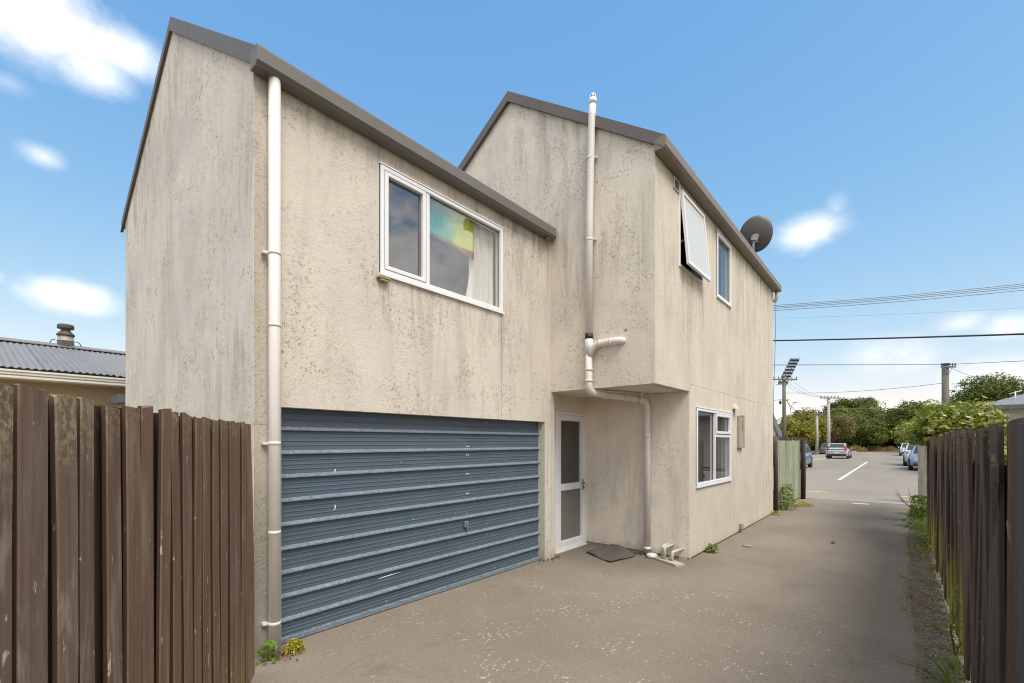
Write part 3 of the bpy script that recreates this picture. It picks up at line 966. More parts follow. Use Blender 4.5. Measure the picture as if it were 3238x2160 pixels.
# wing long side
LY = lambda y: y - WY
a0, a1 = LY(6.190), LY(7.145)
b0, b1 = LY(7.849), LY(8.645)
c0, c1 = LY(6.877), LY(8.645)
us = sorted({0, .149, LY(6.60), a0, a1, b0, b1 - .007, b1, c0, LY(WY1)})
vs = [0, .028, 1.009, 2.15, 2.36, 2.46, 2.464, 3.99, 5.02, 5.20]


def dep_long(u, v):
    if u < LY(6.60) and v < 2.36:
        return None
    if v < .028:
        return .03
    if a0 < u < a1 and 3.99 < v < 5.02:
        return None
    if b0 < u < b1 and 3.99 < v < 5.02:
        return None
    if c0 < u < c1 and 1.009 < v < 2.15:
        return None
    if b1 - .007 < u < b1 and v < 1.009:
        return .014
    if 2.46 < v < 2.464 and u > LY(6.60):
        return .005
    return 0.0


wall_grid('long_wall', (WX, WY, 0), (0, 1, 0), (1, 0, 0), us, vs, dep_long, .149, house, S_LONG)
bm = bmesh.new()
prism(bm, [(wl, WY1, 0), (WX, WY1, 0), (WX, WY1, wz(WX)), (WRX, WY1, wz(WRX)), (wl, WY1, wz(wl))], (0, -.14, 0))
bmesh.ops.translate(bm, verts=bm.verts, vec=(-.002, -.002, 0))
mesh_obj('end_wall', bm, house, S_LONG)
box_obj('rear_wall', (wl, wl + .15, WY + .15, WY1 - .15, 0, wz(wl)), house, S_GABLE)
# rooms behind the openings
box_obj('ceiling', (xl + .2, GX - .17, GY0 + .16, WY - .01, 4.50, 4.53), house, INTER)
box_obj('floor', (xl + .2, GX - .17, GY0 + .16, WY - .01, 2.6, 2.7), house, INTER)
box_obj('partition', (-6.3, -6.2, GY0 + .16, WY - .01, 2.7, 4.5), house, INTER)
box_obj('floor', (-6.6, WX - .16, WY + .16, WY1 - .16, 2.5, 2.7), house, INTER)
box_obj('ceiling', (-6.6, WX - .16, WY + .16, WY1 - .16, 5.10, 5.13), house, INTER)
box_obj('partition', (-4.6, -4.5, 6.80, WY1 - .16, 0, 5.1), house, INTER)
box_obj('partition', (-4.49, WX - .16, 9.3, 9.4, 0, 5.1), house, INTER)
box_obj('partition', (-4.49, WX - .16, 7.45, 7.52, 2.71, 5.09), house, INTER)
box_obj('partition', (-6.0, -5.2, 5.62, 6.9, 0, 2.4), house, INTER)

# ---- windows
ZV = Vector((0, 0, 1))


def window(O, w, h, cells, parent=house, label=None, mulls=(), rails=()):
    """aluminium window in a wall that faces +X; O lower near corner on the wall face"""
    U, N = Vector((0, 1, 0)), Vector((1, 0, 0))
    bm = bmesh.new()
    ring(bm, O, U, N, 0, w, 0, h, .045, -.07, .012)
    fr = mesh_obj('window', bm, parent, ALU)
    bm = bmesh.new()
    ring(bm, O, U, N, -.007, w + .007, -.007, h + .007, .008, -.03, .003)
    mesh_obj('seal_shadow_line', bm, fr, BLACK)  # black ring: sealant plus a shadow line drawn round the frame
    if label:
        fr['label'] = label
    for (u, v0, v1) in mulls:
        bm = bmesh.new()
        quad_slab(bm, O, U, N, u - .028, u + .028, v0, v1, -.065, .008)
        mesh_obj('mullion', bm, fr, ALU)
    for (u0, u1, v) in rails:
        bm = bmesh.new()
        quad_slab(bm, O, U, N, u0, u1, v - .026, v + .026, -.065, .007)
        mesh_obj('transom', bm, fr, ALU)
    # sill flange and head flashing
    bm = bmesh.new()
    quad_slab(bm, O, U, N, -.012, w + .012, -.022, 0, -.05, .028)
    mesh_obj('sill', bm, fr, ALU)
    bm = bmesh.new()
    quad_slab(bm, O, U, N, -.012, w + .012, h, h + .012, -.05, .024)
    mesh_obj('head_flashing', bm, fr, ALU)
    for (u0, u1, v0, v1, kind, gm) in cells:
        if kind == 'sash':
            bm = bmesh.new()
            ring(bm, O, U, N, u0, u1, v0, v1, .042, -.04, .016)
            mesh_obj('sash', bm, fr, ALU)
            bm = bmesh.new()
            ring(bm, O, U, N, u0 - .006, u1 + .006, v0 - .006, v1 + .006, .007, -.03, .0135)
            mesh_obj('gasket', bm, fr, BLACK)
            u0, u1, v0, v1 = u0 + .04, u1 - .04, v0 + .04, v1 - .04
        bm = bmesh.new()
        quad_slab(bm, O, U, N, u0, u1, v0, v1, -.030, -.024)
        mesh_obj('pane', bm, fr, gm)
        # black glazing gasket
        bm = bmesh.new()
        ring(bm, O, U, N, u0 - .001, u1 + .001, v0 - .001, v1 + .001, .008, -.024, -.020)
        mesh_obj('gasket', bm, fr, BLACK)
    return fr


w_up = window((GX, 2.596, 3.246), 1.761, 1.029, [(.046, .545, .046, .983, 'sash', GLASS), (.60, 1.715, .046, .983, 'fixed', GLASS)], mulls=((.572, .046, .983),), label='wide upstairs window above the garage door')
w_small = window((WX, 7.849, 3.99), .796, 1.03, [(.046, .750, .046, .984, 'fixed', GLASS_DIRTY)], label='small closed upstairs window under the wing gutter')
w_low = window((WX, 6.877, 1.009), 1.768, 1.141, [(.046, .85, .046, 1.095, 'fixed', GLASS), (.908, 1.722, .775, 1.095, 'sash', GLASS), (.908, 1.722, .046, .72, 'fixed', GLASS)],
               mulls=((.879, .046, 1.095),), rails=((.908, 1.722, .747),), label='ground floor window with small top sash')
# awning window standing open
O = Vector((WX, 6.190, 3.99))
bm = bmesh.new()
ring(bm, O, (0, 1, 0), (1, 0, 0), 0, .955, 0, 1.03, .04, -.07, .010)
w_open = mesh_obj('window', bm, house, ALU)
w_open['label'] = 'upstairs awning window pushed open'
ang = rad(5.2)
Us, Zs = Vector((0, 1, 0)), Vector((math.sin(ang), 0, -math.cos(ang)))
hinge = O + Vector((.022, 0, 1.005))
Ns = Us.cross(Zs) * -1
if Ns.x < 0:
    Ns = -Ns


def oring(bm, o, U, Vv, N, w, h, t, n0, n1):
    def R(a, n):
        return [bm.verts.new(o + U * u + Vv * v + N * n) for u, v in ((a, a), (w - a, a), (w - a, h - a), (a, h - a))]
    L = [R(0, n0), R(0, n1), R(t, n1), R(t, n0)]
    L.append(L[0])
    for A, B in zip(L, L[1:]):
        for k in range(4):
            bm.faces.new((A[k], A[(k + 1) % 4], B[(k + 1) % 4], B[k]))


bm = bmesh.new()
o2 = hinge + Us * .02
oring(bm, o2, Us, Zs, Ns, .915, 1.0, .045, -.012, .022)
mesh_obj('sash', bm, w_open, ALU)
bm = bmesh.new()
obox(bm, o2 + Us * .044 + Zs * .044 + Ns * .002, Us * .827, Zs * .912, Ns * .006)
mesh_obj('pane', bm, w_open, FROST)
for yy_ in (.03, .90):
    tube_obj('stay', [O + Vector((-.02, yy_, .30)), O + Vector((.055, yy_ + (.03 if yy_ < .5 else -.03), .36))], .007, w_open, STEEL, 6)
# dark inner lining of the open window
bm = bmesh.new()
ring(bm, O, (0, 1, 0), (1, 0, 0), .02, .935, .02, 1.01, .02, -.149, -.07)
mesh_obj('lining', bm, w_open, ALU)

# dirty end of the flashing under the wide window
bm = bmesh.new()
box(bm, GX + .002, GX + .055, 2.555, 2.68, 3.186, 3.204, .004)
box(bm, GX + .010, GX + .050, 2.575, 2.66, 3.164, 3.184, .004)
mesh_obj('flashing_end', bm, house, BRASS)

# ---- garage door: ribbed slats
gd = bpy.data.objects.new('garage_door', None)
COL.objects.link(gd)
gd.location = (0, 0, 0)
gd.parent = house
gd.matrix_parent_inverse = Matrix.Translation(-house.location)
gd['label'] = 'blue grey ribbed roller door'
DX = GX - .115


def slat(z0, z1, rib_at):
    """one slat profile (z, out) from top to bottom, with the round rib at its lower edge"""
    pts = [(z1, .0, 0)]
    H = z1 - z0
    if rib_at:
        r = z0 + .030
        k = H - .045
        for f in (.25, .50, .75):
            zc = z1 - k * f
            pts += [(zc + .006, .0, 0), (zc + .002, .0042, 0), (zc - .003, .0042, 0), (zc - .007, .0, 0)]
        pts += [(r + .012, .001, 1), (r + .004, .016, 1), (r - .008, .028, 1), (r - .018, .028, 0), (r - .026, .016, 0), (r - .030, .0, 0)]
    else:
        for f in (.25, .5, .75):
            zc = z1 - H * f
            pts += [(zc + .006, .0, 0), (zc + .002, .0042, 0), (zc - .003, .0042, 0), (zc - .007, .0, 0)]
        pts += [(z0, .0, 0)]
    bm = bmesh.new()
    ya, yb = 1.60, 5.30
    rows = [[bm.verts.new((DX + o, y, z)) for z, o, m in pts] for y in (ya, yb)]
    rowb = [[bm.verts.new((DX - .006, y, z)) for z in (pts[0][0], pts[-1][0])] for y in (ya, yb)]
    for i in range(len(pts) - 1):
        f = bm.faces.new((rows[0][i], rows[1][i], rows[1][i + 1], rows[0][i + 1]))
        f.material_index = pts[i][2]
    bm.faces.new((rowb[0][0], rowb[0][1], rowb[1][1], rowb[1][0]))
    return mesh_obj('slat', bm, gd, [SLAT, SLATW])


zr_ = [.184 + .196 * k for k in range(9)]
tops = zr_ + [2.0]
slat(.050, zr_[0] - .016, False)
for k in range(9):
    slat(zr_[k] - .015, (zr_[k + 1] - .015) if k < 8 else 2.0, True)
bm = bmesh.new()
box(bm, DX - .01, DX + .026, 1.60, 5.30, .006, .052, .004)
mesh_obj('bottom_rail', bm, gd, SLATW)
bm = bmesh.new()
box(bm, DX + .004, DX + .034, 3.80, 3.86, .665, .735, .006)
box(bm, DX + .034, DX + .052, 3.822, 3.836, .63, .73, .004)
mesh_obj('handle', bm, gd, STEEL)
bm = bmesh.new()
for z in (1.60, 1.50, 1.28, 1.05):
    for dy in (-.012, .02):
        tube(bm, [(DX - .002, 3.86 + dy, z), (DX + .012, 3.86 + dy, z)], .007, 6)
stuff(mesh_obj('rivet', bm, gd, ALU))
for pts_ in ([(2.212, 1.41), (2.20, 1.385), (2.205, 1.365)], [(2.205, 1.09), (2.208, 1.06), (2.185, 1.035)], [(2.66, .327), (2.78, .333), (2.92, .335)]):
    bm = bmesh.new()
    tube(bm, [(DX + .0035, y_, z_) for y_, z_ in pts_], [.003, .006, .002], 4)
    mesh_obj('scratch', bm, gd, ALU)
box_obj('side_track', (DX - .05, DX - .012, 5.262, 5.34, 0, 2.0), gd, BLKP)
box_obj('back_board', (DX - .12, DX - .10, 1.5, 5.35, 0, 2.05), gd, INTER)

# ---- entry door
DXX = -3.94
dO = Vector((DXX, 5.746, .016))
dw, dh = .862, 2.098
bm = bmesh.new()
ring(bm, dO, (0, 1, 0), (1, 0, 0), 0, dw, 0, dh, .05, -.08, .012)
door = mesh_obj('entry_door', bm, house, ALU)
door['label'] = 'white framed glazed entry door'
bm = bmesh.new()
ring(bm, dO, (0, 1, 0), (1, 0, 0), .052, dw - .052, .052, dh - .052, .085, -.04, .006)
mesh_obj('sash', bm, door, ALU)
bm = bmesh.new()
quad_slab(bm, dO, (0, 1, 0), (1, 0, 0), .137, dw - .137, .90, 1.0, -.038, .007)
mesh_obj('mid_rail', bm, door, ALU)
bm = bmesh.new()
quad_slab(bm, dO, (0, 1, 0), (1, 0, 0), .136, dw - .136, 1.0, dh - .136, -.03, -.022)
mesh_obj('pane', bm, door, GLASS_DIRTY)
bm = bmesh.new()
quad_slab(bm, dO, (0, 1, 0), (1, 0, 0), .136, dw - .136, .136, .90, -.03, -.022)
mesh_obj('pane', bm, door, FROST_DARK)
bm = bmesh.new()
box(bm, DXX + .006, DXX + .020, 5.746 + dw - .125, 5.746 + dw - .085, .88, 1.06, .004)
tube(bm, [(DXX + .018, 5.746 + dw - .105, 1.0), (DXX + .06, 5.746 + dw - .105, 1.0), (DXX + .06, 5.746 + dw - .225, 1.0)], .011, 8)
tube(bm, [(DXX + .018, 5.746 + dw - .105, .93), (DXX + .045, 5.746 + dw - .105, .93)], .014, 8)
mesh_obj('handle', bm, door, STEEL)
bm = bmesh.new()
quad_slab(bm, dO, (0, 1, 0), (1, 0, 0), -.01, dw + .005, -.03, 0, -.08, .035)
mesh_obj('sill', bm, door, ALU)
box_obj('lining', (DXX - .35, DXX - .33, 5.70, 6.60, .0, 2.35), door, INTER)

# ---- downpipe at the garage corner
px, py = GX + .065, 1.604
dp = tube_obj('downpipe', [(px, py, 4.46), (px, py, .0)], .043, house, PVC, 16)
for z in (2.55, 3.105, 1.64, .955, .255):
    bm = bmesh.new()
    tube(bm, [(px, py, z - .012), (px, py, z + .014)], .0455, 16)
    if z in (3.105, 1.64, .255):
        box(bm, px - .062, px - .02, py - .075, py - .04, z - .008, z + .012)
    mesh_obj('pipe_clip', bm, dp, PVC)

# ---- vent stack on the wing front, its branch and the waste run to the ground
sy = WY - .062
stack = tube_obj('vent_stack', [(-3.085, sy, 6.06), (-3.10, sy, 5.9), (-3.135, sy, 4.6), (-3.143, sy, 3.06)], .047, house, PVC, 16)
bm = bmesh.new()
tube(bm, [(-3.084, sy, 6.05), (-3.084, sy, 6.12)], .050, 14)
for k in range(6):
    a = k * math.pi / 3
    tube(bm, [(-3.084 + .036 * math.cos(a), sy + .036 * math.sin(a), 6.10), (-3.084 + .032 * math.cos(a), sy + .032 * math.sin(a), 6.165)], .008, 5)
lathe(bm, -3.084, sy, [(.038, 6.155), (.034, 6.175), (.018, 6.19), (.004, 6.193)], 12)
mesh_obj('cowl', bm, stack, PVC)
for z, x in ((5.36, -3.119), (4.3, -3.137)):
    bm = bmesh.new()
    tube(bm, [(x, sy, z - .014), (x, sy, z + .014)], .0495, 16)
    box(bm, x + .03, x + .085, sy + .01, sy + .05, z - .012, z + .01)
    mesh_obj('pipe_clip', bm, stack, PVC)
bm = bmesh.new()
tube(bm, [(-3.143, sy, 3.07), (-3.143, sy, 3.00)], .054, 16)
mesh_obj('rubber_collar', bm, stack, BLACK)
bm = bmesh.new()
tube(bm, [(-3.143, sy, 3.02), (-3.143, sy, 2.80)], .0525, 16)
tube(bm, [(-3.143, sy, 2.76), (-3.10, sy, 2.86), (-3.03, sy, 2.91), (-2.90, sy, 2.925), (-2.77, sy, 2.925), (-2.715, sy + .004, 2.925), (-2.69, sy + .03, 2.925), (-2.685, sy + .08, 2.925)], .045, 14)
for x in (-2.98, -2.82):
    tube(bm, [(x - .012, sy, 2.922), (x + .012, sy, 2.924)], .050, 14)
mesh_obj('branch_pipe', bm, stack, PVC)
low = [Vector((-3.143, sy, 2.82))] + elbow((-3.143, sy, 2.82), (-3.143, sy, 2.295), (-2.86, 6.46, 2.285), .13) + elbow((-3.143, sy, 2.295), (-2.857, 6.535, 2.265), (-2.857, 6.535, 1.0), .14) + [Vector((-2.857, 6.535, .03))]
tube_obj('waste_pipe', low, .046, stack, PVC, 14)
cl_d = (Vector((-2.857, 6.535, 2.265)) - Vector((-3.143, sy, 2.29))).normalized()
clips = [(V(-2.857, 6.535, z), V(0, 0, 1)) for z in (1.745, 2.06, .10)] + [(Vector((-3.143, sy, 2.29)).lerp(Vector((-2.857, 6.535, 2.265)), t), cl_d) for t in (.25, .55, .8)] + [(V(-3.143, sy, z), V(0, 0, 1)) for z in (2.60, 2.455)]
for q, d_ in clips:
    tube_obj('pipe_clip', [q - d_ * .019, q + d_ * .019], .0515, stack, PVC, 14)

# ---- small fittings on the walls
bm = bmesh.new()
tube(bm, [(-2.65, WY - .004, 3.053), (-2.65, WY + .002, 3.053)], .022, 10)
mesh_obj('old_pipe_hole', bm, house, BRASS)
bm = bmesh.new()
ring(bm, (WX, 5.985, 5.00), (0, 1, 0), (1, 0, 0), 0, .20, -.06, .10, .022, -.01, .014)
vent = mesh_obj('wall_vent', bm, house, VENTM)
for k in range(4):
    bm = bmesh.new()
    obox(bm, (WX + .002, 6.007, 4.962 + k * .03), (0, .156, 0), (.010, 0, .012), (-.002, 0, .008))
    mesh_obj('slat', bm, vent, DARKM)
# half dome outlet cover
bm = bmesh.new()
N_ = 8
ringz = []
for j in range(5):
    a = math.pi / 2 * j / 4
    ringz.append([bm.verts.new((WX + .085 * math.sin(a) + .002, 8.86 + .085 * math.cos(math.pi * k / N_) * (1 - .75 * (1 - math.cos(a)) * 0), 2.20 + .125 * math.cos(a) * (.25 + .75 * math.sin(math.pi * k / N_)))) for k in range(N_ + 1)])
for A, B in zip(ringz, ringz[1:]):
    for k in range(N_):
        bm.faces.new((A[k], A[k + 1], B[k + 1], B[k]))
mesh_obj('outlet_hood', bm, house, VENTM, True)
bm = bmesh.new()
box(bm, WX + .001, WX + .05, 9.06, 9.36, 1.545, 2.13, .005)
mb = mesh_obj('meter_box', bm, house, METERM)
bm = bmesh.new()
box(bm, WX + .0505, WX + .053, 9.19, 9.225, 1.86, 2.05)
mesh_obj('slot', bm, mb, BLKP)
bm = bmesh.new()
box(bm, WX + .051, WX + .060, 9.325, 9.372, 1.55, 2.145, .003)
box(bm, WX + .051, WX + .058, 9.065, 9.322, 2.115, 2.145, .003)
mesh_obj('lid', bm, mb, METERM)
bm = bmesh.new()
box(bm, WX + .002, WX + .06, 9.20, 9.29, .06, .17, .01)
tube(bm, [(WX + .03, 9.245, .08), (WX + .03, 9.245, -.02)], .02, 8)
mesh_obj('tap_cover', bm, house, METERM)
# soffit lamp holder with its conduit
bm = bmesh.new()
lathe(bm, -2.84, 6.30, [(.045, 2.36), (.045, 2.345), (.022, 2.335), (.024, 2.30)], 12)
lh = mesh_obj('lamp_holder', bm, house, PVC)
bm = bmesh.new()
lathe(bm, -2.84, 6.30, [(.012, 2.30), (.030, 2.265), (.034, 2.24), (.022, 2.212), (.006, 2.205)], 12)
mesh_obj('bulb', bm, lh, PVC)
tube_obj('conduit', [(-3.05, 5.60, 2.348), (-2.95, 5.9, 2.345), (-2.87, 6.2, 2.348), (-2.84, 6.27, 2.352)], .010, house, PVC_OLD, 6)
# spreader end of the wing gutter
bm = bmesh.new()
tube(bm, [(WX + .07, 12.18, 5.12), (WX + .075, 12.19, 5.0), (WX + .05, 12.19, 4.93), (WX - .0, 12.20, 4.90)], .04, 10)
mesh_obj('gutter_outlet', bm, house, VENTM)
bm = bmesh.new()
box(bm, GX - .012, GX - .002, 1.49, 1.60, 1.76, 1.78)
bm.free()
# thin cable on the far corner
tube_obj('cable', [(WX + .05, 12.21, 5.0), (WX + .035, 12.22, 4.0), (WX + .008, 12.19, 2.8), (WX + .006, 12.17, 2.1)], .006, house, WIREG, 5)

# ---- things seen through the wide window
bm = bmesh.new()
rows = []
for j in range(13):
    t = j / 12
    z = 3.20 + 1.05 * t
    left = 3.79 + .10 * math.sin(t * math.pi) * .9 + .02 * t
    row = []
    for i in range(61):
        s = i / 60
        y = left + (4.50 - left) * s
        amp = .022 + .012 * math.sin(s * 9)
        x = -3.905 + amp * math.sin(s * 46 + 1.2 * math.sin(t * 2.4) + .7 * math.sin(s * 13)) * (1.0 if t < .9 else .6) + .008 * math.sin(s * 21 + t * 5)
        row.append(bm.verts.new((x, y, z)))
    rows.append(row)
for A, B in zip(rows, rows[1:]):
    for k in range(60):
        bm.faces.new((A[k], A[k + 1], B[k + 1], B[k]))
cu = mesh_obj('curtain', bm, None, CURT, True)
md = cu.modifiers.new('solid', 'SOLIDIFY')
md.thickness = .003
tag(cu, 'white gathered curtain hanging at the right end of the wide upstairs window', 'curtain')
bm = bmesh.new()
rows = []
for j in range(9):
    t = j / 8
    row = []
    for i in range(31):
        s = i / 30
        y = 3.16 + .775 * s
        zb = 3.850 - .004 * s - .055 * max(0, s - .55) / .45 + .02 * (1 - s) ** 3
        z = zb + (4.27 - zb) * t
        row.append(bm.verts.new((-3.862 + .005 * math.sin(s * 14 + t * 3), y, z)))
    rows.append(row)
for A, B in zip(rows, rows[1:]):
    for k in range(30):
        bm.faces.new((A[k], A[k + 1], B[k + 1], B[k]))
fl = mesh_obj('window_cloth', bm, None, FLAG, True)
md = fl.modifiers.new('solid', 'SOLIDIFY')
md.thickness = .003
tag(fl, 'teal and lime dyed cloth hung inside the wide upstairs window', 'cloth')

# ================================================================== things by the entry
bm = bmesh.new()
rows = []
P00, P10, P11, P01 = V(-3.60, 6.06, 0), V(-3.05, 5.76, 0), V(-2.93, 6.30, 0), V(-3.44, 6.58, 0)
for j in range(11):
    row = []
    for i in range(11):
        s, t = i / 10, j / 10
        p = (P00 * (1 - s) + P10 * s) * (1 - t) + (P01 * (1 - s) + P11 * s) * t
        z = .012 +   .075 * max(0, t - .5) ** 2 * 4 * (1 - abs(s - .25)) + .03 * max(0, .3 - s) * 3 * (1 - t) * t * 3 + .010 * math.sin(s * 7 + t * 4)
        row.append(bm.verts.new((p.x, p.y, z)))
    rows.append(row)
for A, B in zip(rows, rows[1:]):
    for k in range(10):
        bm.faces.new((A[k], A[k + 1], B[k + 1], B[k]))
mt = mesh_obj('doormat', bm, None, RUBBER)
md = mt.modifiers.new('solid', 'SOLIDIFY')
md.thickness = .012
tag(mt, 'black rubber doormat lying crooked and curled in front of the entry', 'doormat')

gl = empty('gully_trap', (-2.45, 6.36, 0), 'concrete gully surround with stub waste pipes at the wall corner', 'gully trap')
bm = bmesh.new()
prism(bm, [(-2.72, 6.36, -.03), (-2.29, 6.14, -.03), (-2.22, 6.27, -.03), (-2.62, 6.50, -.03)], (0, 0, .058))
mesh_obj('surround', bm, gl, CONC)
bm = bmesh.new()
lathe(bm, -2.735, 6.42, [(.035, .0), (.075, .005), (.085, .03), (.07, .055), (.03, .065)], 16)
mesh_obj('inspection_cap', bm, gl, PVC)
for x, y, h, dx, dy in ((-2.555, 6.37, .20, .0, .12), (-2.520, 6.34, .19, .02, .12), (-2.405, 6.315, .15, .045, .12)):
    pts = [Vector((x, y, .0))] + elbow((x, y, 0), (x, y, h), (x + dx, y + dy, h), .045) + [Vector((x + dx, 6.60, h))]
    tube_obj('stub_pipe', pts, .021, gl, PVC_OLD, 10)
tube_obj('stub_pipe', [(-2.46, 6.35, .02), (-2.41, 6.32, .10)], .020, gl, PVC_OLD, 10)

# ================================================================== satellite dish on the wing roof
dish = empty('satellite_dish', (-2.36, 10.62, 5.40), 'grey satellite dish mounted on the wing roof edge, seen from behind', 'satellite dish')
dc = V(-2.30, 10.60, 5.93)
dn = V(-.10, .955, .30).normalized()
du = dn.cross(ZV).normalized()
dv_ = du.cross(dn)
bm = bmesh.new()
Rr = .335
rgs = []
for j in range(8):
    r = Rr * j / 7
    rgs.append([bm.verts.new(dc + du * (r * .92 * math.cos(2 * math.pi * k / 36)) + dv_ * (r * 1.05 * math.sin(2 * math.pi * k / 36)) + dn * (.075 * (r / Rr) ** 2)) for k in range(36)] if j else [bm.verts.new(dc)])
for k in range(36):
    bm.faces.new((rgs[0][0], rgs[1][k], rgs[1][(k + 1) % 36]))
for A, B in zip(rgs[1:], rgs[2:]):
    for k in range(36):
        bm.faces.new((A[k], A[(k + 1) % 36], B[(k + 1) % 36], B[k]))
rd = mesh_obj('reflector', bm, dish, DARKM, True)
md = rd.modifiers.new('solid', 'SOLIDIFY')
md.thickness = .008
bm = bmesh.new()
b0_ = dc - dn * .05 + V(0, 0, -.10)
tube(bm, [(-2.33, 10.55, 5.30), (-2.33, 10.55, 5.70), b0_], .022, 10)
mesh_obj('mast', bm, dish, STEEL)
bm = bmesh.new()
obox(bm, b0_ + V(-.045, -.02, -.07), (.09, 0, 0), (0, .07, 0), (0, 0, .16))
obox(bm, b0_ + V(-.07, -.035, -.02), (.03, 0, 0), (0, .05, 0), (0, 0, .07))
obox(bm, b0_ + V(.04, -.035, .0), (.03, 0, 0), (0, .05, 0), (0, 0, .07))
tube(bm, [b0_ + V(-.05, -.03, -.03), b0_ + V(.055, -.03, -.03)], .014, 8)
mesh_obj('bracket', bm, dish, STEEL)
tube_obj('brace', [(-2.33, 10.55, 5.58), (-2.62, 10.45, 5.46)], .014, dish, STEEL, 8)
tube_obj('feed_arm', [dc - dv_ * .33 + dn * .07, dc - dv_ * .30 + dn * .5], .014, dish, STEEL, 8)


# ================================================================== fences
def board_mesh(A, B, N, z0, z1a, z1b, th, rng, lean=0.0, warp=.006, tilt=0.0, edge_mat=False):
    """upright board whose front lower edge runs from A to B (xy), thickness th behind the face, slightly bowed and with a worn top"""
    A, B, N = Vector((*A, 0)), Vector((*B, 0)), Vector((*N, 0)).normalized()
    U = (B - A)
    L = U.length
    U = U / L
    bm = bmesh.new()
    lv = []
    n = 5
    ph, w1 = rng.uniform(0, 6.28), rng.uniform(-warp, warp)
    tw = rng.uniform(-.4, .4) * warp
    ch = .004
    for k in range(n + 1):
        t = k / n
        off = N * (w1 * math.sin(t * 3.1 + ph) + lean * t) + U * (warp * .5 * math.sin(t * 2.3 + ph * 2) + tilt * t)
        e0, e1 = A + off + N * tw * t, B + off - N * tw * t
        za, zb = z0 + (z1a - z0) * t, z0 + (z1b - z0) * t
        ring_ = [e0 + N * -ch + V(0, 0, za), e0 + U * ch + V(0, 0, za), e1 - U * ch + V(0, 0, zb), e1 + N * -ch + V(0, 0, zb), e1 - N * th + V(0, 0, zb), e0 - N * th + V(0, 0, za)]
        if k == n:
            ring_ = [q + V(0, 0, rng.uniform(-.006, .004)) for q in ring_]
        lv.append([bm.verts.new(q) for q in ring_])
    for P, Q in zip(lv, lv[1:]):
        for k in range(6):
            bm.faces.new((P[k], P[(k + 1) % 6], Q[(k + 1) % 6], Q[k]))
    bm.faces.new(lv[0][::-1])
    bm.faces.new(lv[-1])
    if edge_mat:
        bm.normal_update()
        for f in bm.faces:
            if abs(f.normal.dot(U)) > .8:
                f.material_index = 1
    return bm


rng = random.Random(11)
P0, FD, FN = V(-3.563, 1.409, 0), V(-.836, .549, 0), V(.549, .836, 0)
fl_ = empty('board_fence', (-2.5, .72, 0), 'brown board fence in the near left foreground meeting the garage corner', 'fence')
edges = [(-3.36, -3.25), (-3.23, -3.12), (-3.10, -2.98), (-2.96, -2.85), (-2.83, -2.72), (-2.70, -2.60), (-2.58, -2.389), (-2.371, -2.249), (-2.236, -2.141), (-2.112, -2.022), (-2.001, -1.893), (-1.868, -1.751), (-1.739, -1.636), (-1.612, -1.498), (-1.484, -1.386), (-1.358, -1.242), (-1.222, -1.123), (-1.092, -.964), (-.950, -.827), (-.812, -.685), (-.655, -.540), (-.522, -.398), (-.384, -.276), (-.262, -.03)]
tops_j = {7: (1.787, 1.782), 6: (1.780, 1.776), 8: (1.772, 1.778)}
for i, (s0, s1) in enumerate(edges):
    cut = .014 if i != len(edges) - 1 else .0
    a, b = P0 + FD * (s0 + cut * .4), P0 + FD * (s1 - cut * .6)
    zt0 = 1.775 + rng.uniform(-.010, .010)
    za, zb = tops_j.get(i, (zt0, zt0 + rng.uniform(-.010, .010)))
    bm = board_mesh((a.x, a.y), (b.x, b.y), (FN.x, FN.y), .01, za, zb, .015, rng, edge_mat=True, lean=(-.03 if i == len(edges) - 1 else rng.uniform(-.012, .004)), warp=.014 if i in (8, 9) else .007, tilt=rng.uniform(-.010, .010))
    mesh_obj('board', bm, fl_, [BOARD_LM if i >= len(edges) - 5 else (BOARD_LW if i in (6, 7, 8, 9) else BOARD_L), BOARD_SHADED])
# boards nailed behind the gaps
for i in range(len(edges) - 1):
    s0, s1 = edges[i][1] - .06, edges[i + 1][0] + .06
    a, b = P0 + FD * s0 - FN * .032, P0 + FD * s1 - FN * .032
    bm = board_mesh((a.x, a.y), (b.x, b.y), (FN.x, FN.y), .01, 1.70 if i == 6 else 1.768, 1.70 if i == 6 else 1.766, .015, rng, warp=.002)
    mesh_obj('back_board', bm, fl_, BOARD_SHADED)  # same darkened brown: gap shade painted into the back boards
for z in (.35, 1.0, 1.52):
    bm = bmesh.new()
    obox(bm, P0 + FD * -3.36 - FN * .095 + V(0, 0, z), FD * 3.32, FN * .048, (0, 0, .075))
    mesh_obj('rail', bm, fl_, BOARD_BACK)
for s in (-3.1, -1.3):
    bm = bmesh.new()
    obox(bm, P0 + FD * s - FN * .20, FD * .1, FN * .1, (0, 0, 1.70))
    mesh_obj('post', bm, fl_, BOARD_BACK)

# dark fence on the right of the drive
fr_ = empty('dark_fence', (.37, 6.5, 0), 'dark stained board fence along the right side of the driveway', 'fence')
y = 2.55
i = 0
rng = random.Random(23)
while y < 11.0:
    w = rng.choice([.135, .145, .15, .15, .16])
    if y < 3.3:
        w = .27 if i == 0 else .26
    z = 1.735 + rng.uniform(-.02, .015) - max(0, y - 8.3) * .03
    x = .355 + rng.uniform(-.011, .011)
    lean = rng.uniform(-.022, .014)
    zb0 = .03 + rng.uniform(0, .05)
    bm = board_mesh((x, y), (x, y + w - rng.uniform(.002, .008)), (-1, 0), zb0, z, z + rng.uniform(-.012, .012), .022, rng, lean=lean, warp=.012, tilt=rng.uniform(-.012, .012))
    mesh_obj('board', bm, fr_, BOARD_RR if i < 1 else (BOARD_RN if y < 4.2 else BOARD_R))
    y += w
    i += 1
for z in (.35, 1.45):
    box_obj('rail', (.385, .435, 2.55, 11.0, z, z + .09), fr_, BOARD_BACK)
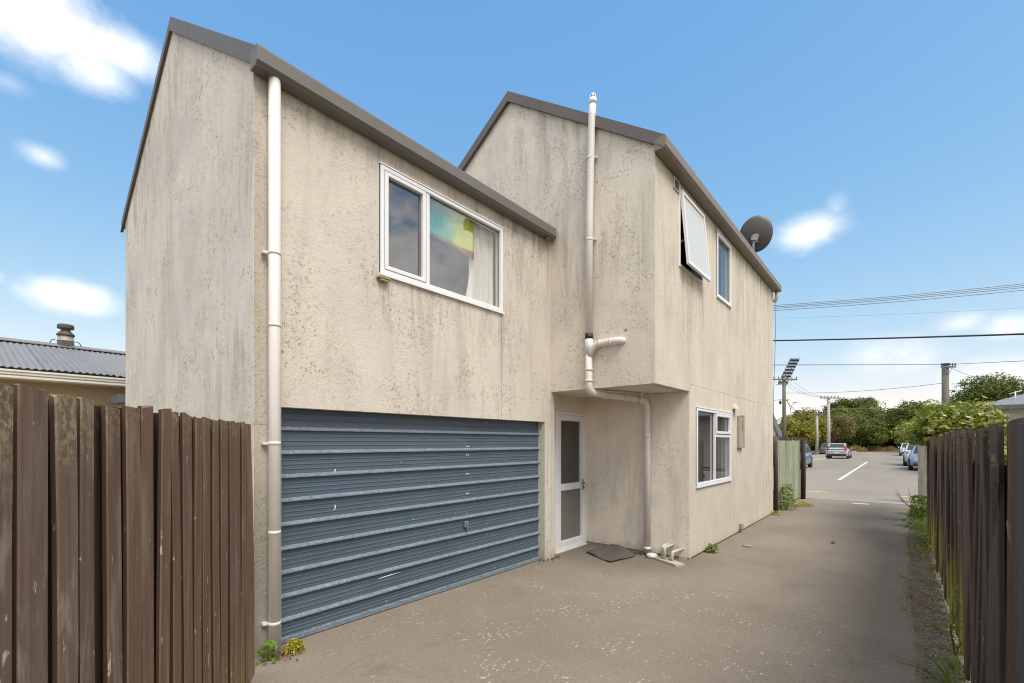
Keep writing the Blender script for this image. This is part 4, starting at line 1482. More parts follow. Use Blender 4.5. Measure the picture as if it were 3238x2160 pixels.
for yy_ in (3.4, 5.8, 8.2, 10.6):
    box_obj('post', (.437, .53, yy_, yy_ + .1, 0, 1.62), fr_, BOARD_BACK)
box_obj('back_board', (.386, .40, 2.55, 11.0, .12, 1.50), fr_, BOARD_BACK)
# torn strip of timber hanging from the second board
rg = random.Random(77)
path = [(3.20, 1.59), (3.14, 1.575), (3.085, 1.53), (3.075, 1.47), (3.10, 1.41), (3.12, 1.35), (3.15, 1.30), (3.20, 1.245), (3.27, 1.205), (3.34, 1.165), (3.41, 1.135)]
wid = [.008, .020, .022, .020, .028, .036, .044, .050, .048, .034, .010]
bm = bmesh.new()
prev = None
for k, ((yy_, zz_), w) in enumerate(zip(path, wid)):
    q0 = path[max(0, k - 1)]
    q1 = path[min(len(path) - 1, k + 1)]
    d = V(0, q1[0] - q0[0], q1[1] - q0[1]).normalized()
    nn = V(0, -d.z, d.y)
    out_ = .344 - .012 * math.sin(k * .5) - rg.uniform(0, .006)
    c = V(out_, yy_, zz_)
    w *= rg.uniform(.85, 1.15)
    cur = [bm.verts.new(c + nn * w + V(.012, 0, 0)), bm.verts.new(c + nn * w * .55 + V(-.006, 0, rg.uniform(-.006, .006))), bm.verts.new(c + V(-.012, rg.uniform(-.006, .006), 0)), bm.verts.new(c - nn * w * .5 + V(-.004, 0, 0)), bm.verts.new(c - nn * w + V(.012, 0, 0))]
    if prev:
        for a in range(4):
            bm.faces.new((prev[a], prev[a + 1], cur[a + 1], cur[a]))
    prev = cur
mesh_obj('torn_strip', bm, fr_, BOARD_R)
bm = bmesh.new()
tube(bm, [(.346, 2.815, 1.335), (.341, 2.775, 1.32), (.341, 2.75, 1.27), (.347, 2.74, 1.20)], [.003, .009, .008, .003], 5)
mesh_obj('splinter', bm, fr_, POSTW)

# slate grey panel at the frame's right edge
gp_ = empty('slate_panel', (.34, 2.3, 0), 'slate grey painted timber panel at the near right end of the dark fence', 'fence panel')
for k in range(4):
    y0 = 1.62 + k * .226
    bm = board_mesh((.332, y0), (.332, y0 + .222), (-1, 0), .01, 1.72, 1.72, .03, rng, warp=.003)
    mesh_obj('board', bm, gp_, BOARD_SLATE)
box_obj('rail', (.365, .42, 1.62, 2.52, .4, .5), gp_, BOARD_SLATE)

# weathered grey end boards by the footpath
we = empty('weathered_fence', (.42, 15.9, .1), 'short pale grey weathered board panel at the street end of the drive', 'fence panel')
rng = random.Random(5)
for k, (xa, xb) in enumerate(((.325, .475), (.48, .62), (.63, .78))):
    bm = board_mesh((xa, 15.60 + .03 * k), (xb, 15.63 + .03 * k), (-.1, -1), .10, 1.72 - .05 * k, 1.70 - .06 * k, .025, rng, warp=.012)
    mesh_obj('board', bm, we, BOARD_GREY)
box_obj('rail', (.33, .80, 15.72, 15.77, .5, .58), we, BOARD_GREY)
box_obj('post', (.55, .65, 15.78, 15.88, .0, 1.6), we, BOARD_GREY)

# green mossy fence past the house
gf = empty('green_fence', (-2.2, 13.6, 0), 'pale green mossy board fence past the far end of the townhouse', 'fence')
rng = random.Random(9)
yA, yB = 12.62, 14.86
xat = lambda y: -2.33 + (y - 12.62) * .085
k = 0
y = yA
while y < yB:
    w = .148
    bm = board_mesh((xat(y), y), (xat(y + w - .006), y + w - .006), (1, -.085), gz(y) + .04, 1.69 + rng.uniform(-.012, .012), 1.69 + rng.uniform(-.012, .012), .02, rng, warp=.008)
    mesh_obj('board', bm, gf, BOARD_GREEN)
    y += w
for z in (.4, 1.4):
    bm = bmesh.new()
    obox(bm, (xat(yA) - .075, yA, z), (.19, yB - yA, 0), (.045, 0, 0), (0, 0, .08))
    mesh_obj('rail', bm, gf, BOARD_BACK)
for (x, y, h, r, m) in ((-2.245, 12.32, 1.80, .045, BOARD_RR), (-2.285, 12.50, 1.62, .05, BOARD_RR), (-2.07, 14.93, 1.72, .05, BOARD_BACK), (-2.06, 15.06, 1.70, .045, BOARD_RR)):
    tube_obj('post', [(x, y, gz(y) - .02), (x + .01, y, .9), (x - .005 - (.02 if h < 1.7 else 0), y, h)], [r, r * .95, r * .9], gf, m, 9)

# dark fence on the far left pavement
df = empty('far_fence', (-7.2, 45, .1), 'dark brown board fence beyond the blue car on the far left', 'fence')
rng = random.Random(19)
for k in range(34):
    y0 = 37 + k * .42
    bm = board_mesh((-6.9 + .006 * k, y0), (-6.9 + .006 * k, y0 + .39), (1, 0), .15, 2.05 + rng.uniform(-.05, .05), 2.05 + rng.uniform(-.05, .05), .03, rng)
    mesh_obj('board', bm, df, BOARD_BACK if k % 4 else BOARD_RR)
box_obj('rail', (-6.98, -6.94, 37, 51.2, 1.2, 1.3), df, BOARD_BACK)

# ================================================================== neighbour on the left
nb = empty('neighbour_house', (-11.5, 2.0, 0), 'low cream house with grey corrugated iron roof behind the brown fence', 'house')
box_obj('wall', (-9.75, -9.60, -5., 7.5, 0, 2.52), nb, NB_WALL)
box_obj('soffit', (-9.60, -9.30, -5., 7.5, 2.50, 2.52), nb, NB_WALL)
bm = bmesh.new()
prism(bm, [(-14.4, 7.35, 0), (-9.76, 7.35, 0), (-9.76, 7.35, 2.5), (-12.0, 7.35, 3.3), (-14.4, 7.35, 2.5)], (0, .15, 0))
mesh_obj('end_wall', bm, nb, NB_WALL)
bm = bmesh.new()
prof = [(-9.30, 2.505), (-9.20, 2.505), (-9.185, 2.52), (-9.185, 2.545), (-9.20, 2.553), (-9.175, 2.565), (-9.175, 2.59), (-9.16, 2.603), (-9.16, 2.628), (-9.30, 2.628)]
prism(bm, [(x, -5, z) for x, z in prof], (0, 12.5, 0))
mesh_obj('gutter', bm, nb, NB_GUT)


def iron_sheet(y0, y1, xa, za, xb, zb, name='roof_sheet'):
    bm = bmesh.new()
    n = 44
    a, b = [], []
    for k in range(n + 1):
        y = y0 + (y1 - y0) * k / n
        w = .0105 * math.cos(2 * math.pi * y / .076)
        a.append(bm.verts.new((xa, y, za + w)))
        b.append(bm.verts.new((xb, y, zb + w)))
    for k in range(n):
        bm.faces.new((a[k], a[k + 1], b[k + 1], b[k])).smooth = True
    return mesh_obj(name, bm, nb, IRON)


k = 0
y = -1.44
while y < 7.3:
    dz_ = .006 * (k % 2) + .002
    iron_sheet(y, y + .775, -9.175, 2.655 + dz_, -12.03, 3.415 + dz_)
    y += .762
    k += 1
bm = bmesh.new()
prism(bm, [(-12.0, -5, 3.41), (-14.9, -5, 2.62), (-14.9, -5, 2.58), (-12.0, -5, 3.37)], (0, 12.5, 0))
mesh_obj('rear_roof', bm, nb, IRON)
bm = bmesh.new()
prism(bm, [(-11.88, -5, 3.420), (-12.0, -5, 3.475), (-12.12, -5, 3.420), (-12.12, -5, 3.405), (-12.0, -5, 3.455), (-11.88, -5, 3.405)], (0, 12.5, 0))
mesh_obj('ridge_cap', bm, nb, IRON)
bm = bmesh.new()
lathe(bm, -12.0, 1.39, [(.118, 3.40), (.118, 3.53), (.124, 3.53), (.124, 3.55), (.112, 3.55), (.112, 3.66)], 18)
fu = mesh_obj('flue', bm, nb, FLUE)
bm = bmesh.new()
lathe(bm, -12.0, 1.39, [(.130, 3.635), (.128, 3.66), (.075, 3.72), (.065, 3.74), (.075, 3.765), (.090, 3.775)], 18)
lathe(bm, -12.0, 1.39, [(.118, 3.765), (.122, 3.77), (.118, 3.80), (.120, 3.805), (.116, 3.835), (.10, 3.845)], 18)
mesh_obj('cowl', bm, fu, RUST)
tube_obj('stay', [(-12.0, 1.25, 3.545), (-12.0, 1.20, 3.53), (-12.0, 1.175, 3.47)], .008, fu, BLKP, 6)
tube_obj('stay', [(-12.0, 1.53, 3.545), (-12.0, 1.58, 3.53), (-12.0, 1.605, 3.47)], .008, fu, BLKP, 6)

sh = empty('lean_to', (-8.8, 2.5, 0), 'small grey edged flat lean-to between the gable wall and cream house', 'lean-to')
box_obj('fascia', (-9.14, -8.60, 1.54, 3.9, 2.215, 2.335), sh, GREYBOX, .004)
box_obj('wall', (-9.10, -8.64, 1.62, 3.8, 0, 2.21), sh, NB_WALL)


# ================================================================== poles, wires, lamp
def pole(name, label, x, y, z0, z1, r0, r1, mat, arms=(), dirx=(1, 0), group=None, extra=None):
    e = empty(name, (x, y, z0), label, 'power pole', group)
    tube_obj('shaft', [(x, y, z0), (x + .02, y, (z0 + z1) / 2), (x, y, z1)], [r0, (r0 + r1) / 2, r1], e, mat, 10)
    d = V(dirx[0], dirx[1], 0).normalized()
    for (z, h) in arms:
        bm = bmesh.new()
        pr = V(-d.y, d.x, 0)
        obox(bm, V(x, y, z) - d * h - pr * (r1 + .09) + V(0, 0, -.055), d * 2 * h, pr * .08, (0, 0, .11))
        arm = mesh_obj('crossarm', bm, e, POSTW)
        n = 6
        for k in range(n):
            t = -h * .93 + 2 * h * .93 * k / (n - 1)
            q = V(x, y, z) + d * t - pr * (r1 + .05)
            bm = bmesh.new()
            lathe(bm, q.x, q.y, [(.012, z + .05), (.012, z + .10), (.045, z + .10), (.05, z + .15), (.03, z + .19), (.04, z + .20), (.03, z + .24)], 8)
            mesh_obj('insulator', bm, arm, BLKP)
        for s in (-1, 1):
            tube_obj('brace', [V(x, y, z - .55) - pr * r1, V(x, y, z) + d * s * h * .6 - pr * (r1 + .05)], .02, e, STEEL, 5)
    return e


p1 = pole('power_pole', 'wooden power pole with crossarm just past the house, left of the street', -7.69, 45.63, .1, 7.25, .17, .13, POSTW, [(6.98, 1.02)], (.77, .64))
tube_obj('cable_box', [(-7.93, 45.45, 5.2), (-7.93, 45.45, 4.9)], .09, p1, BLKP, 8)
pole('power_pole', 'pale concrete power pole with wide crossarm behind the silver hatchback', -6.20, 62.5, .1, 6.62, .20, .13, POSTC, [(6.55, 1.05)], (.77, .64))
pole('power_pole', 'shorter pale pole farthest down the left pavement', -7.62, 65.3, .1, 5.35, .17, .13, POSTC, [(5.0, .8)], (.77, .64))
pr_ = pole('power_pole', 'thick grey wooden pole rising behind the leafy shrub on the right', 2.33, 43.6, .1, 7.0, .23, .19, POSTW, [(6.78, .50)], (.77, .64))
tube_obj('cap', [(2.33, 43.6, 6.99), (2.33, 43.6, 7.03)], .21, pr_, BLKP, 10)

lm = empty('street_lamp', (-12.7, 80.5, .1), 'slim two armed street lamp above the far left trees', 'street lamp')
tube_obj('shaft', [(-12.7, 80.5, .1), (-12.7, 80.5, 6.6)], [.09, .06], lm, POSTC, 8)
for q in ((-13.15, 80.2, 7.95), (-12.2, 80.9, 7.55)):
    arm = tube_obj('arm', [(-12.7, 80.5, 6.55), ((-12.7 + q[0]) / 2 - .05, 80.5, (6.6 + q[2]) / 2 + .15), q], .045, lm, POSTC, 6)
    box_obj('lamp_head', (q[0] - .28, q[0] + .28, q[1] - .12, q[1] + .12, q[2] - .04, q[2] + .1), arm, POSTC, .02)

# stadium light mast far away
tw = empty('floodlight_tower', (-55.5, 343.6, 0), 'far stadium floodlight tower with tilted rack of lamps above the power pole', 'floodlight tower')
tube_obj('shaft', [(-57.3, 342.3, 0), (-57.3, 342.3, 42)], [.7, .5], tw, POSTC, 10)
bm = bmesh.new()
ra, rb = V(-58.6, 341.0, 38.5), V(-52.0, 346.5, 55.5)
ax = (rb - ra)
side = V(.77, .64, 0) * 2.6
for s in (-1, -.33, .33, 1):
    tube(bm, [ra + side * s, rb + side * s], .16, 5)
for k in range(9):
    c = ra + ax * (k / 8)
    tube(bm, [c - side * 1.35, c + side * 1.35], .14, 5)
mesh_obj('rack', bm, tw, BLKP)
for k in range(8):
    c = ra + ax * ((k + .6) / 8.2)
    for s in (-.75, .0, .75):
        bm = bmesh.new()
        q = c + side * s
        box(bm, q.x - .95, q.x + .95, q.y - .6, q.y + .6, q.z - .6, q.z + .5, .15)
        mesh_obj('floodlight', bm, tw, BLKP)


def wire(label, a, b, r, sag=0.0, mat=WIREM, group=None, n=14):
    a, b = Vector(a), Vector(b)
    pts = [a.lerp(b, k / n) - V(0, 0, sag * 4 * (k / n) * (1 - k / n)) for k in range(n + 1)]
    o = tube_obj('overhead_wire', pts, r, None, mat, 5)
    tag(o, label, 'wire', group)
    return o


def ext(a, b, f0, f1):
    a, b = Vector(a), Vector(b)
    return a - (b - a) * f0, b + (b - a) * f1


for k, (dz, lb) in enumerate(((0, 'topmost of four thin wires bundled together across the upper right sky'), (-.055, 'second wire down in the bundle across the upper right sky'), (-.11, 'third wire down in the bundle across the upper right sky'), (-.19, 'lowest wire of the bundle across the upper right sky'))):
    a, b = ext((-3.33, 18.04, 6.50 + dz * .9), (3.24, 23.5, 7.245 + dz * 1.15), .6, .6)
    wire(lb, a, b, .011, .22, WIREG, 'bundled wires over the cross street')
a, b = ext((-2.91, 15.79, 4.715), (2.02, 14.69, 4.005), .3, .6)
wire('thick black service cable crossing the sky below the bundled wires', a, b, .021, .05)
a, b = ext((-4.16, 22.55, 4.95), (2.33, 43.5, 6.95), .4, 0)
wire('thin wire running from behind the house to the right hand pole top', a, b, .016, .0)
a, b = ext((2.33, 43.5, 6.95), (4.85, 35.25, 5.82), 0, .4)
wire('thin wire leading from the right hand pole top out of view', a, b, .014, .0)
wire('sagging wire strung between the left and right power poles', (-7.6, 45.6, 5.85), (2.25, 43.5, 5.70), .014, .22)
wire('faint wire low above the distant tree tops', (-10.2, 69.5, 6.15), (.6, 78.4, 5.98), .016, .12, WIREG)
wire('short stay wire sloping from the right pole into the round tree', (2.45, 43.6, 6.8), (3.9, 41.6, 5.55), .012, 0)
for k, (o_, lb) in enumerate(((-.5, 'left one of the three wires falling from the wooden pole to the concrete pole'), (0, 'middle one of the three wires falling from the wooden pole to the concrete pole'), (.6, 'right one of the three wires falling from the wooden pole to the concrete pole'))):
    wire(lb, (-7.55 + o_, 45.5 + o_ * .8, 7.0 - k * .15), (-6.2 + o_, 62.4 + o_ * .8, 6.75), .011, .5, WIREG, 'wires between the left poles')
wire('cable drooping from the wooden pole down towards the shorter pale pole', (-7.6, 45.6, 5.35), (-7.6, 65.2, 4.9), .02, .8)
wire('short drop cable from the wooden pole to the hidden house', (-7.8, 45.6, 5.3), (-11.5, 42.0, 5.0), .018, .05)
a, b = ext((-4.99, 27.06, 8.15), (4.85, 35.25, 8.69), .4, .4)
wire('very faint high wire between the bundle and the black cable', a, b, .005, .2, WIREG)
a, b = ext((-8.2, 45.2, 7.2), (-11.5, 42.4, 7.1), 0, .6)
wire('short wire from the crossarm tip back behind the house', a, b, .012, .05, WIREG)


# ================================================================== far buildings
wh = empty('white_house', (-12., 54., .1), 'white gabled house just visible past the end of the townhouse', 'house')
bm = bmesh.new()
prism(bm, [(-15.6, 50.8, 0), (-9.25, 50.8, 0), (-9.25, 50.8, 2.5), (-10.6, 50.8, 6.0), (-15.6, 50.8, 6.0)], (0, 1.6, 0))
mesh_obj('wall', bm, wh, WHITEH)
bm = bmesh.new()
prism(bm, [(-10.45, 50.5, 6.25), (-8.85, 50.5, 2.05), (-8.98, 50.5, 1.95), (-10.6, 50.5, 6.05)], (0, 2.1, 0))
mesh_obj('roof', bm, wh, SLATE_R)
bm = bmesh.new()
ring(bm, (-9.95, 50.8, 2.6), (1, 0, 0), (0, -1, 0), 0, .28, 0, .95, .05, -.02, .03)
wf = mesh_obj('window', bm, wh, BLKP)
box_obj('pane', (-9.92, -9.70, 50.79, 50.798, 2.63, 3.52), wf, CARGLASS)

rh = empty('block_house', (7.0, 33.0, .1), 'pale block house with low iron roof behind the shrub on the right', 'house')
box_obj('wall', (3.16, 14., 29.6, 38, 0, 3.12), rh, BLOCKW)
for k in range(15):
    box_obj('block_course', (3.158 - .004, 14.0, 29.585, 29.598, .1 + k * .2, .1 + k * .2 + .188), rh, BLOCKW)
bm = bmesh.new()
prism(bm, [(2.60, 29.05, 3.20), (14.5, 29.05, 3.20), (14.5, 33.5, 4.0), (4.8, 33.5, 4.0)], (0, 0, .06))
prism(bm, [(2.60, 29.05, 3.20), (4.8, 33.5, 4.0), (4.8, 34.5, 4.0), (2.60, 38.6, 3.20)], (0, 0, .06))
mesh_obj('roof', bm, rh, IRON)
box_obj('fascia', (2.58, 14.5, 29.0, 29.04, 3.08, 3.25), rh, SLATE_R)
box_obj('fascia', (2.55, 2.60, 29.05, 38.6, 3.08, 3.25), rh, SLATE_R)
tube_obj('downpipe', [(3.25, 29.5, 3.1), (3.25, 29.5, .2)], .05, rh, RUST, 8)
ae = empty('roof_aerial', (4.0, 31.5, 3.6), 'small white aerial on the iron roof of the block house', 'aerial')
tube_obj('mast', [(4.0, 31.0, 3.5), (4.0, 31.0, 3.95)], .03, ae, ALU, 6)
tube_obj('arm', [(3.8, 31.0, 3.86), (4.2, 31.0, 3.98)], .02, ae, ALU, 6)


# ================================================================== trees and shrubs
def limb(bm, a, b, r0, r1, rng):
    a, b = Vector(a), Vector(b)
    m = a.lerp(b, .5) + V(rng.uniform(-.15, .15), rng.uniform(-.15, .15), 0) * (b - a).length
    tube(bm, [a, m, b], [r0, (r0 + r1) / 2, r1], 7)


def tree(name, label, x, y, h, R, mat, seed, trunk_h=None, n=34, per=190, leaf=.30, z0=.08, group='trees beyond the street', cat='tree', clump=.36, bark=BARK):
    e = empty(name, (x, y, z0), label, cat, group)
    rg = random.Random(seed)
    nr = np.random.default_rng(seed)
    th = trunk_h if trunk_h is not None else h * .3
    cz = h - R[2]
    bm = bmesh.new()
    tube(bm, [(x, y, z0 - .1), (x + rg.uniform(-.1, .1), y, th * .6), (x, y, th)], [.05 * h * .55, .04 * h * .5, .03 * h * .5], 9)
    for k in range(6):
        a = k * 1.05 + rg.uniform(-.3, .3)
        limb(bm, (x, y, th * .85), (x + R[0] * .65 * math.cos(a), y + R[1] * .65 * math.sin(a), cz + R[2] * rg.uniform(-.2, .5)), .022 * h * .6, .01 * h * .3, rg)
    limb(bm, (x, y, th * .85), (x, y, cz + R[2] * .7), .022 * h * .6, .01 * h * .3, rg)
    mesh_obj('trunk', bm, e, bark)
    C, D = crown_points(nr, (x, y, cz), R, n, per, clump)
    keep = C[:, 2] > z0 + .05
    C, D = C[keep], D[keep]
    L = leaf * nr.uniform(.6, 1.4, len(C))
    leaf_cloud('crown', C, D, L, L * .55, e, mat, nr)
    return e


T = [
    ('broadleaf_tree', 'tall dark layered tree behind the pale crossarm pole', -8.3, 124., 11.3, (5.2, 4., 2.6), LEAF_D, .4),
    ('broadleaf_tree', 'broad dark green tree under the layered tree, left of the street end', -9.5, 112., 8.6, (6.5, 4.5, 4.2), LEAF_M, .4),
    ('broadleaf_tree', 'rounded green tree in the middle of the street end', -4.4, 116., 9.2, (5.6, 4.5, 4.6), LEAF_M, .4),
    ('broadleaf_tree', 'olive green tree right of the middle at the street end', -.9, 112., 7.6, (4.2, 4., 4.0), LEAF_O, .4),
    ('broadleaf_tree', 'dark rounded tree on the right of the street end below the bare twigs', 1.4, 104., 8.0, (4.2, 4., 4.0), LEAF_D, .4),
    ('broadleaf_tree', 'lighter green tree low behind the white parked car', 2.4, 92., 5.8, (3.6, 3., 3.2), LEAF_M, .35),
    ('broadleaf_tree', 'grey green tree behind the far left pole tops', -13.6, 106., 8.3, (5.0, 4., 3.8), LEAF_O, .4),
    ('broadleaf_tree', 'dark tree between the layered tree and the yellow shrubs', -10.2, 96., 6.6, (4.2, 3.5, 3.4), LEAF_D, .35),
    ('yellow_shrub', 'bright yellow green bush beside the wooden power pole', -10.2, 66., 4.6, (2.7, 2.3, 2.3), LEAF_Y, .26),
    ('yellow_shrub', 'yellow olive tree just right of the bright yellow bush', -9.3, 73., 5.6, (2.9, 2.5, 2.7), LEAF_Y, .26),
    ('bronze_tree', 'bronze brown leaved tree between the two pale poles', -6.9, 76., 5.6, (2.5, 2.4, 2.6), LEAF_B, .22),
    ('broadleaf_tree', 'low dark tree filling the gap right of the bronze tree', -5.3, 98., 6.2, (4.0, 3., 3.4), LEAF_D, .36),
    ('broadleaf_tree', 'low shadowy tree at the centre behind the tussock mounds', -2.2, 104., 5.6, (4.0, 3., 3.1), LEAF_D, .36),
    ('round_tree', 'large round dark green tree behind the block house roof', 5.6, 54., 7.35, (2.7, 2.6, 2.9), LEAF_D, .17),
    ('round_tree', 'lower dark tree at the left foot of the large round tree', 3.55, 50.5, 4.8, (1.3, 1.3, 1.7), LEAF_D, .2),
    ('round_tree', 'smaller tree to the right of the large round tree', 8.6, 55., 6.3, (2.2, 2.2, 2.5), LEAF_D, .17),
    ('broadleaf_tree', 'green tree right behind the right pavement and white car', 4.4, 78., 6.2, (3.2, 3., 3.2), LEAF_M, .32),
]
for k, (nm, lb, x, y, h, R, m, lf) in enumerate(T):
    big = h > 7
    tree(nm, lb, x, y, h, R, m, 100 + k, n=70 if nm == 'round_tree' else (54 if big else 40), per=300 if nm == 'round_tree' else (230 if big else 200), leaf=lf, clump=.30 if 'layered' in lb else .36)
# hedge-like belt that closes the view between the trunks
rgn = np.random.default_rng(77)
for k, (x, y, w, h, m, lb) in enumerate(((-13, 103, 9, 4.2, LEAF_D, 'dark undergrowth belt behind the far left trees'), (-3, 109, 13, 4.6, LEAF_D, 'dark undergrowth belt behind the street end trees'), (9, 104, 9, 4.6, LEAF_D, 'dark undergrowth belt behind the right hand trees'))):
    C, D = crown_points(rgn, (x, y, h * .45), (w, 2.2, h * .6), 120, 170, .22, .9)
    C[:, 2] = np.maximum(C[:, 2], .15)
    L = .42 * rgn.uniform(.6, 1.4, len(C))
    o = leaf_cloud('undergrowth', C, D, L, L * .6, None, m, rgn)
    stuff(o)
    tag(o, lb, 'undergrowth')
# bare twiggy tree top
bt = empty('bare_tree', (.5, 108, .1), 'bare dark branched tree poking above the right hand crowns', 'tree')
bm = bmesh.new()
rg = random.Random(4)
tube(bm, [(.5, 108, 0), (.7, 108, 5), (.8, 108, 7.2), (1.0, 108, 8.2), (.85, 108, 8.9)], [.25, .15, .09, .06, .03], 7)
mesh_obj('trunk', bm, bt, BARK)
for k in range(10):
    z = 7.2 + .16 * k
    sg = -1 if k % 2 else 1
    p0 = V(.82 + .06 * math.sin(k), 108, z)
    l = rg.uniform(.7, 1.5) * (1.1 - .05 * k)
    p1 = p0 + V(sg * l * .5, rg.uniform(-.3, .3), .12 + .15 * rg.random())
    p2 = p1 + V(sg * l * .5, rg.uniform(-.3, .3), .10 + .45 * rg.random())
    bm = bmesh.new()
    tube(bm, [p0, p1, p2], [.06, .045, .02], 5)
    for q in (p1, p1.lerp(p2, .5)):
        tube(bm, [q, q + V(sg * rg.uniform(-.1, .4), 0, rg.uniform(.2, .6))], [.04, .02], 4)
        tube(bm, [q, q + V(sg * rg.uniform(.1, .6), 0, rg.uniform(-.1, .2))], [.035, .02], 4)
    mesh_obj('branch', bm, bt, BARK)


def tussock(label, x, y, rx, h, seed, mat=LEAF_T):
    nr = np.random.default_rng(seed)
    n = 900
    a = nr.uniform(0, 2 * np.pi, n)
    q = np.sqrt(nr.uniform(0, 1, n))
    C = np.stack([x + rx * q * np.cos(a), y + rx * .8 * q * np.sin(a), .1 + h * (1 - q ** 2) * nr.uniform(.3, 1, n)], 1)
    D = nr.normal(size=(n, 3)) * .7 + np.stack([np.cos(a), np.sin(a), np.full(n, .4)], 1)
    o = leaf_cloud('tussock', C, D, .40 * nr.uniform(.6, 1.3, n), .07, None, mat, nr)
    tag(o, label, 'tussock', 'tussock mounds at the street end')


tussock('brown tussock mound right behind the silver hatchback', -5.6, 92.9, 1.7, 1.15, 1)
tussock('wide brown tussock mound at the middle of the street end', -3.2, 99, 1.6, 1.05, 2)
tussock('brown tussock mound just right of the wide middle mound', -1.4, 100, 1.5, .95, 3)
tussock('small brown tussock at the foot of the short pale pole', -8.1, 80.5, .8, 1.1, 5)

# ---- leafy shrub that hangs over the dark fence
shb = empty('leafy_shrub', (1.3, 10.5, 0), 'large glossy leaved shrub spilling over the far end of the dark fence', 'shrub')
bm = bmesh.new()
rg = random.Random(31)
for k in range(9):
    x0, y0 = rg.uniform(.8, 1.8), rg.uniform(7.5, 14.)
    limb(bm, (x0, y0, -.02), (x0 + rg.uniform(-.7, .5), y0 + rg.uniform(-.6, .6), rg.uniform(1.5, 2.1)), .04, .012, rg)
mesh_obj('trunk', bm, shb, BARK)
nr = np.random.default_rng(55)
Cs, Ds = [], []
for (c, R, n, per) in (((.95, 9.1, 1.32), (.5, 1.0, .50), 24, 190), ((.70, 10.4, 1.68), (.50, 1.4, .66), 46, 240), ((.50, 12.6, 1.68), (.60, 1.3, .66), 40, 230), ((.40, 13.9, 1.60), (.42, .7, .55), 18, 200), ((1.9, 12.2, 1.30), (.9, 2.0, .45), 30, 120)):
    C, D = crown_points(nr, c, R, n, per, .34, .7)
    Cs.append(C)
    Ds.append(D)
C, D = np.concatenate(Cs), np.concatenate(Ds)
ok = ~((C[:, 0] > .29) & (C[:, 0] < .46) & (C[:, 1] < 11.05) & (C[:, 2] < 1.75)) & ~((C[:, 0] < .46) & (C[:, 1] < 10.2) & (C[:, 2] < 1.8)) & (C[:, 2] > .1) & ~((C[:, 0] < .52) & (C[:, 2] < 1.60 + .25 * np.sin(C[:, 1] * 9) ** 2 * (C[:, 0] < .3)))
C, D = C[ok], D[ok]
L = .085 * nr.uniform(.6, 1.45, len(C))
fo = leaf_cloud('foliage', C, D, L, L * .48, shb, LEAF_S, nr)
stuff(fo)
# the largest leaves, one by one, on the side seen from the drive
big_leaf = []
for v in range(4):
    bm = bmesh.new()
    pts = [(-.5, 0, 0), (-.25, .19, .02), (.05, .23, .05), (.32, .13, .03), (.5, 0, -.04)]
    up_ = [bm.verts.new((x, y, z)) for x, y, z in pts]
    dn_ = [bm.verts.new((x, -y, z)) for x, y, z in pts[1:-1]]
    mid = [bm.verts.new((x, 0, z - .05 - .01 * v)) for x, y, z in pts[1:-1]]
    rows_u = [up_[1], up_[2], up_[3]]
    bm.faces.new((up_[0], mid[0], up_[1])); bm.faces.new((up_[0], dn_[0], mid[0]))
    for i_ in range(2):
        bm.faces.new((rows_u[i_], mid[i_], mid[i_ + 1], rows_u[i_ + 1]))
        bm.faces.new((mid[i_], dn_[i_], dn_[i_ + 1], mid[i_ + 1]))
    bm.faces.new((up_[3], mid[2], up_[4])); bm.faces.new((mid[2], dn_[2], up_[4]))
    me = bpy.data.meshes.new('leaf')
    bm.to_mesh(me)
    bm.free()
    me.materials.append(LEAF_S)
    big_leaf.append(me)
idx = np.argsort(C[:, 0] * .9 + C[:, 1] * .18 - C[:, 2] * .9)[:2600]
rs = np.random.default_rng(8)
pick = rs.choice(idx, 240, replace=False)
for k, i_ in enumerate(pick):
    o = bpy.data.objects.new('leaf', big_leaf[k % 4])
    COL.objects.link(o)
    o.parent = shb
    o.matrix_parent_inverse = Matrix.Translation(-shb.location)
    o.location = C[i_] + np.array([-.03, -.03, .03])
    q = Vector(D[i_]).normalized().to_track_quat('Z', 'Y')
    o.rotation_mode = 'QUATERNION'
    o.rotation_quaternion = q @ Matrix.Rotation(rs.uniform(0, 6.28), 3, 'Z').to_quaternion()
    s = rs.uniform(.085, .135)
    o.scale = (s, s, s)


# ---- weeds, grass tufts
def blades(name, label, x, y, z, n, h, spread, w, mat, seed, lean=.5, cat='weed', group=None):
    rg = random.Random(seed)
    e = empty(name, (x, y, z), label, cat, group)
    for k in range(n):
        a = rg.uniform(0, 6.28)
        l = h * rg.uniform(.55, 1.1)
        d = V(math.cos(a), math.sin(a), 0)
        base = V(x, y, z) + d * rg.uniform(0, spread * .3)
        bm = bmesh.new()
        s = V(-d.y, d.x, 0)
        prev = None
        for j in range(6):
            t = j / 5
            out = spread * lean * (t ** 1.6) * rg.uniform(.9, 1.1)
            p = base + d * out + V(0, 0, l * (t - .42 * lean * t * t * 1.3))
            ww = w * (1 - t) ** .6 * (.55 + t) if t < 1 else .0004
            cur = (bm.verts.new(p - s * ww), bm.verts.new(p + V(0, 0, -.15 * w) ), bm.verts.new(p + s * ww))
            if prev:
                bm.faces.new((prev[0], prev[1], cur[1], cur[0]))
                bm.faces.new((prev[1], prev[2], cur[2], cur[1]))
            prev = cur
        mesh_obj('leaf', bm, e, mat, True)
    return e


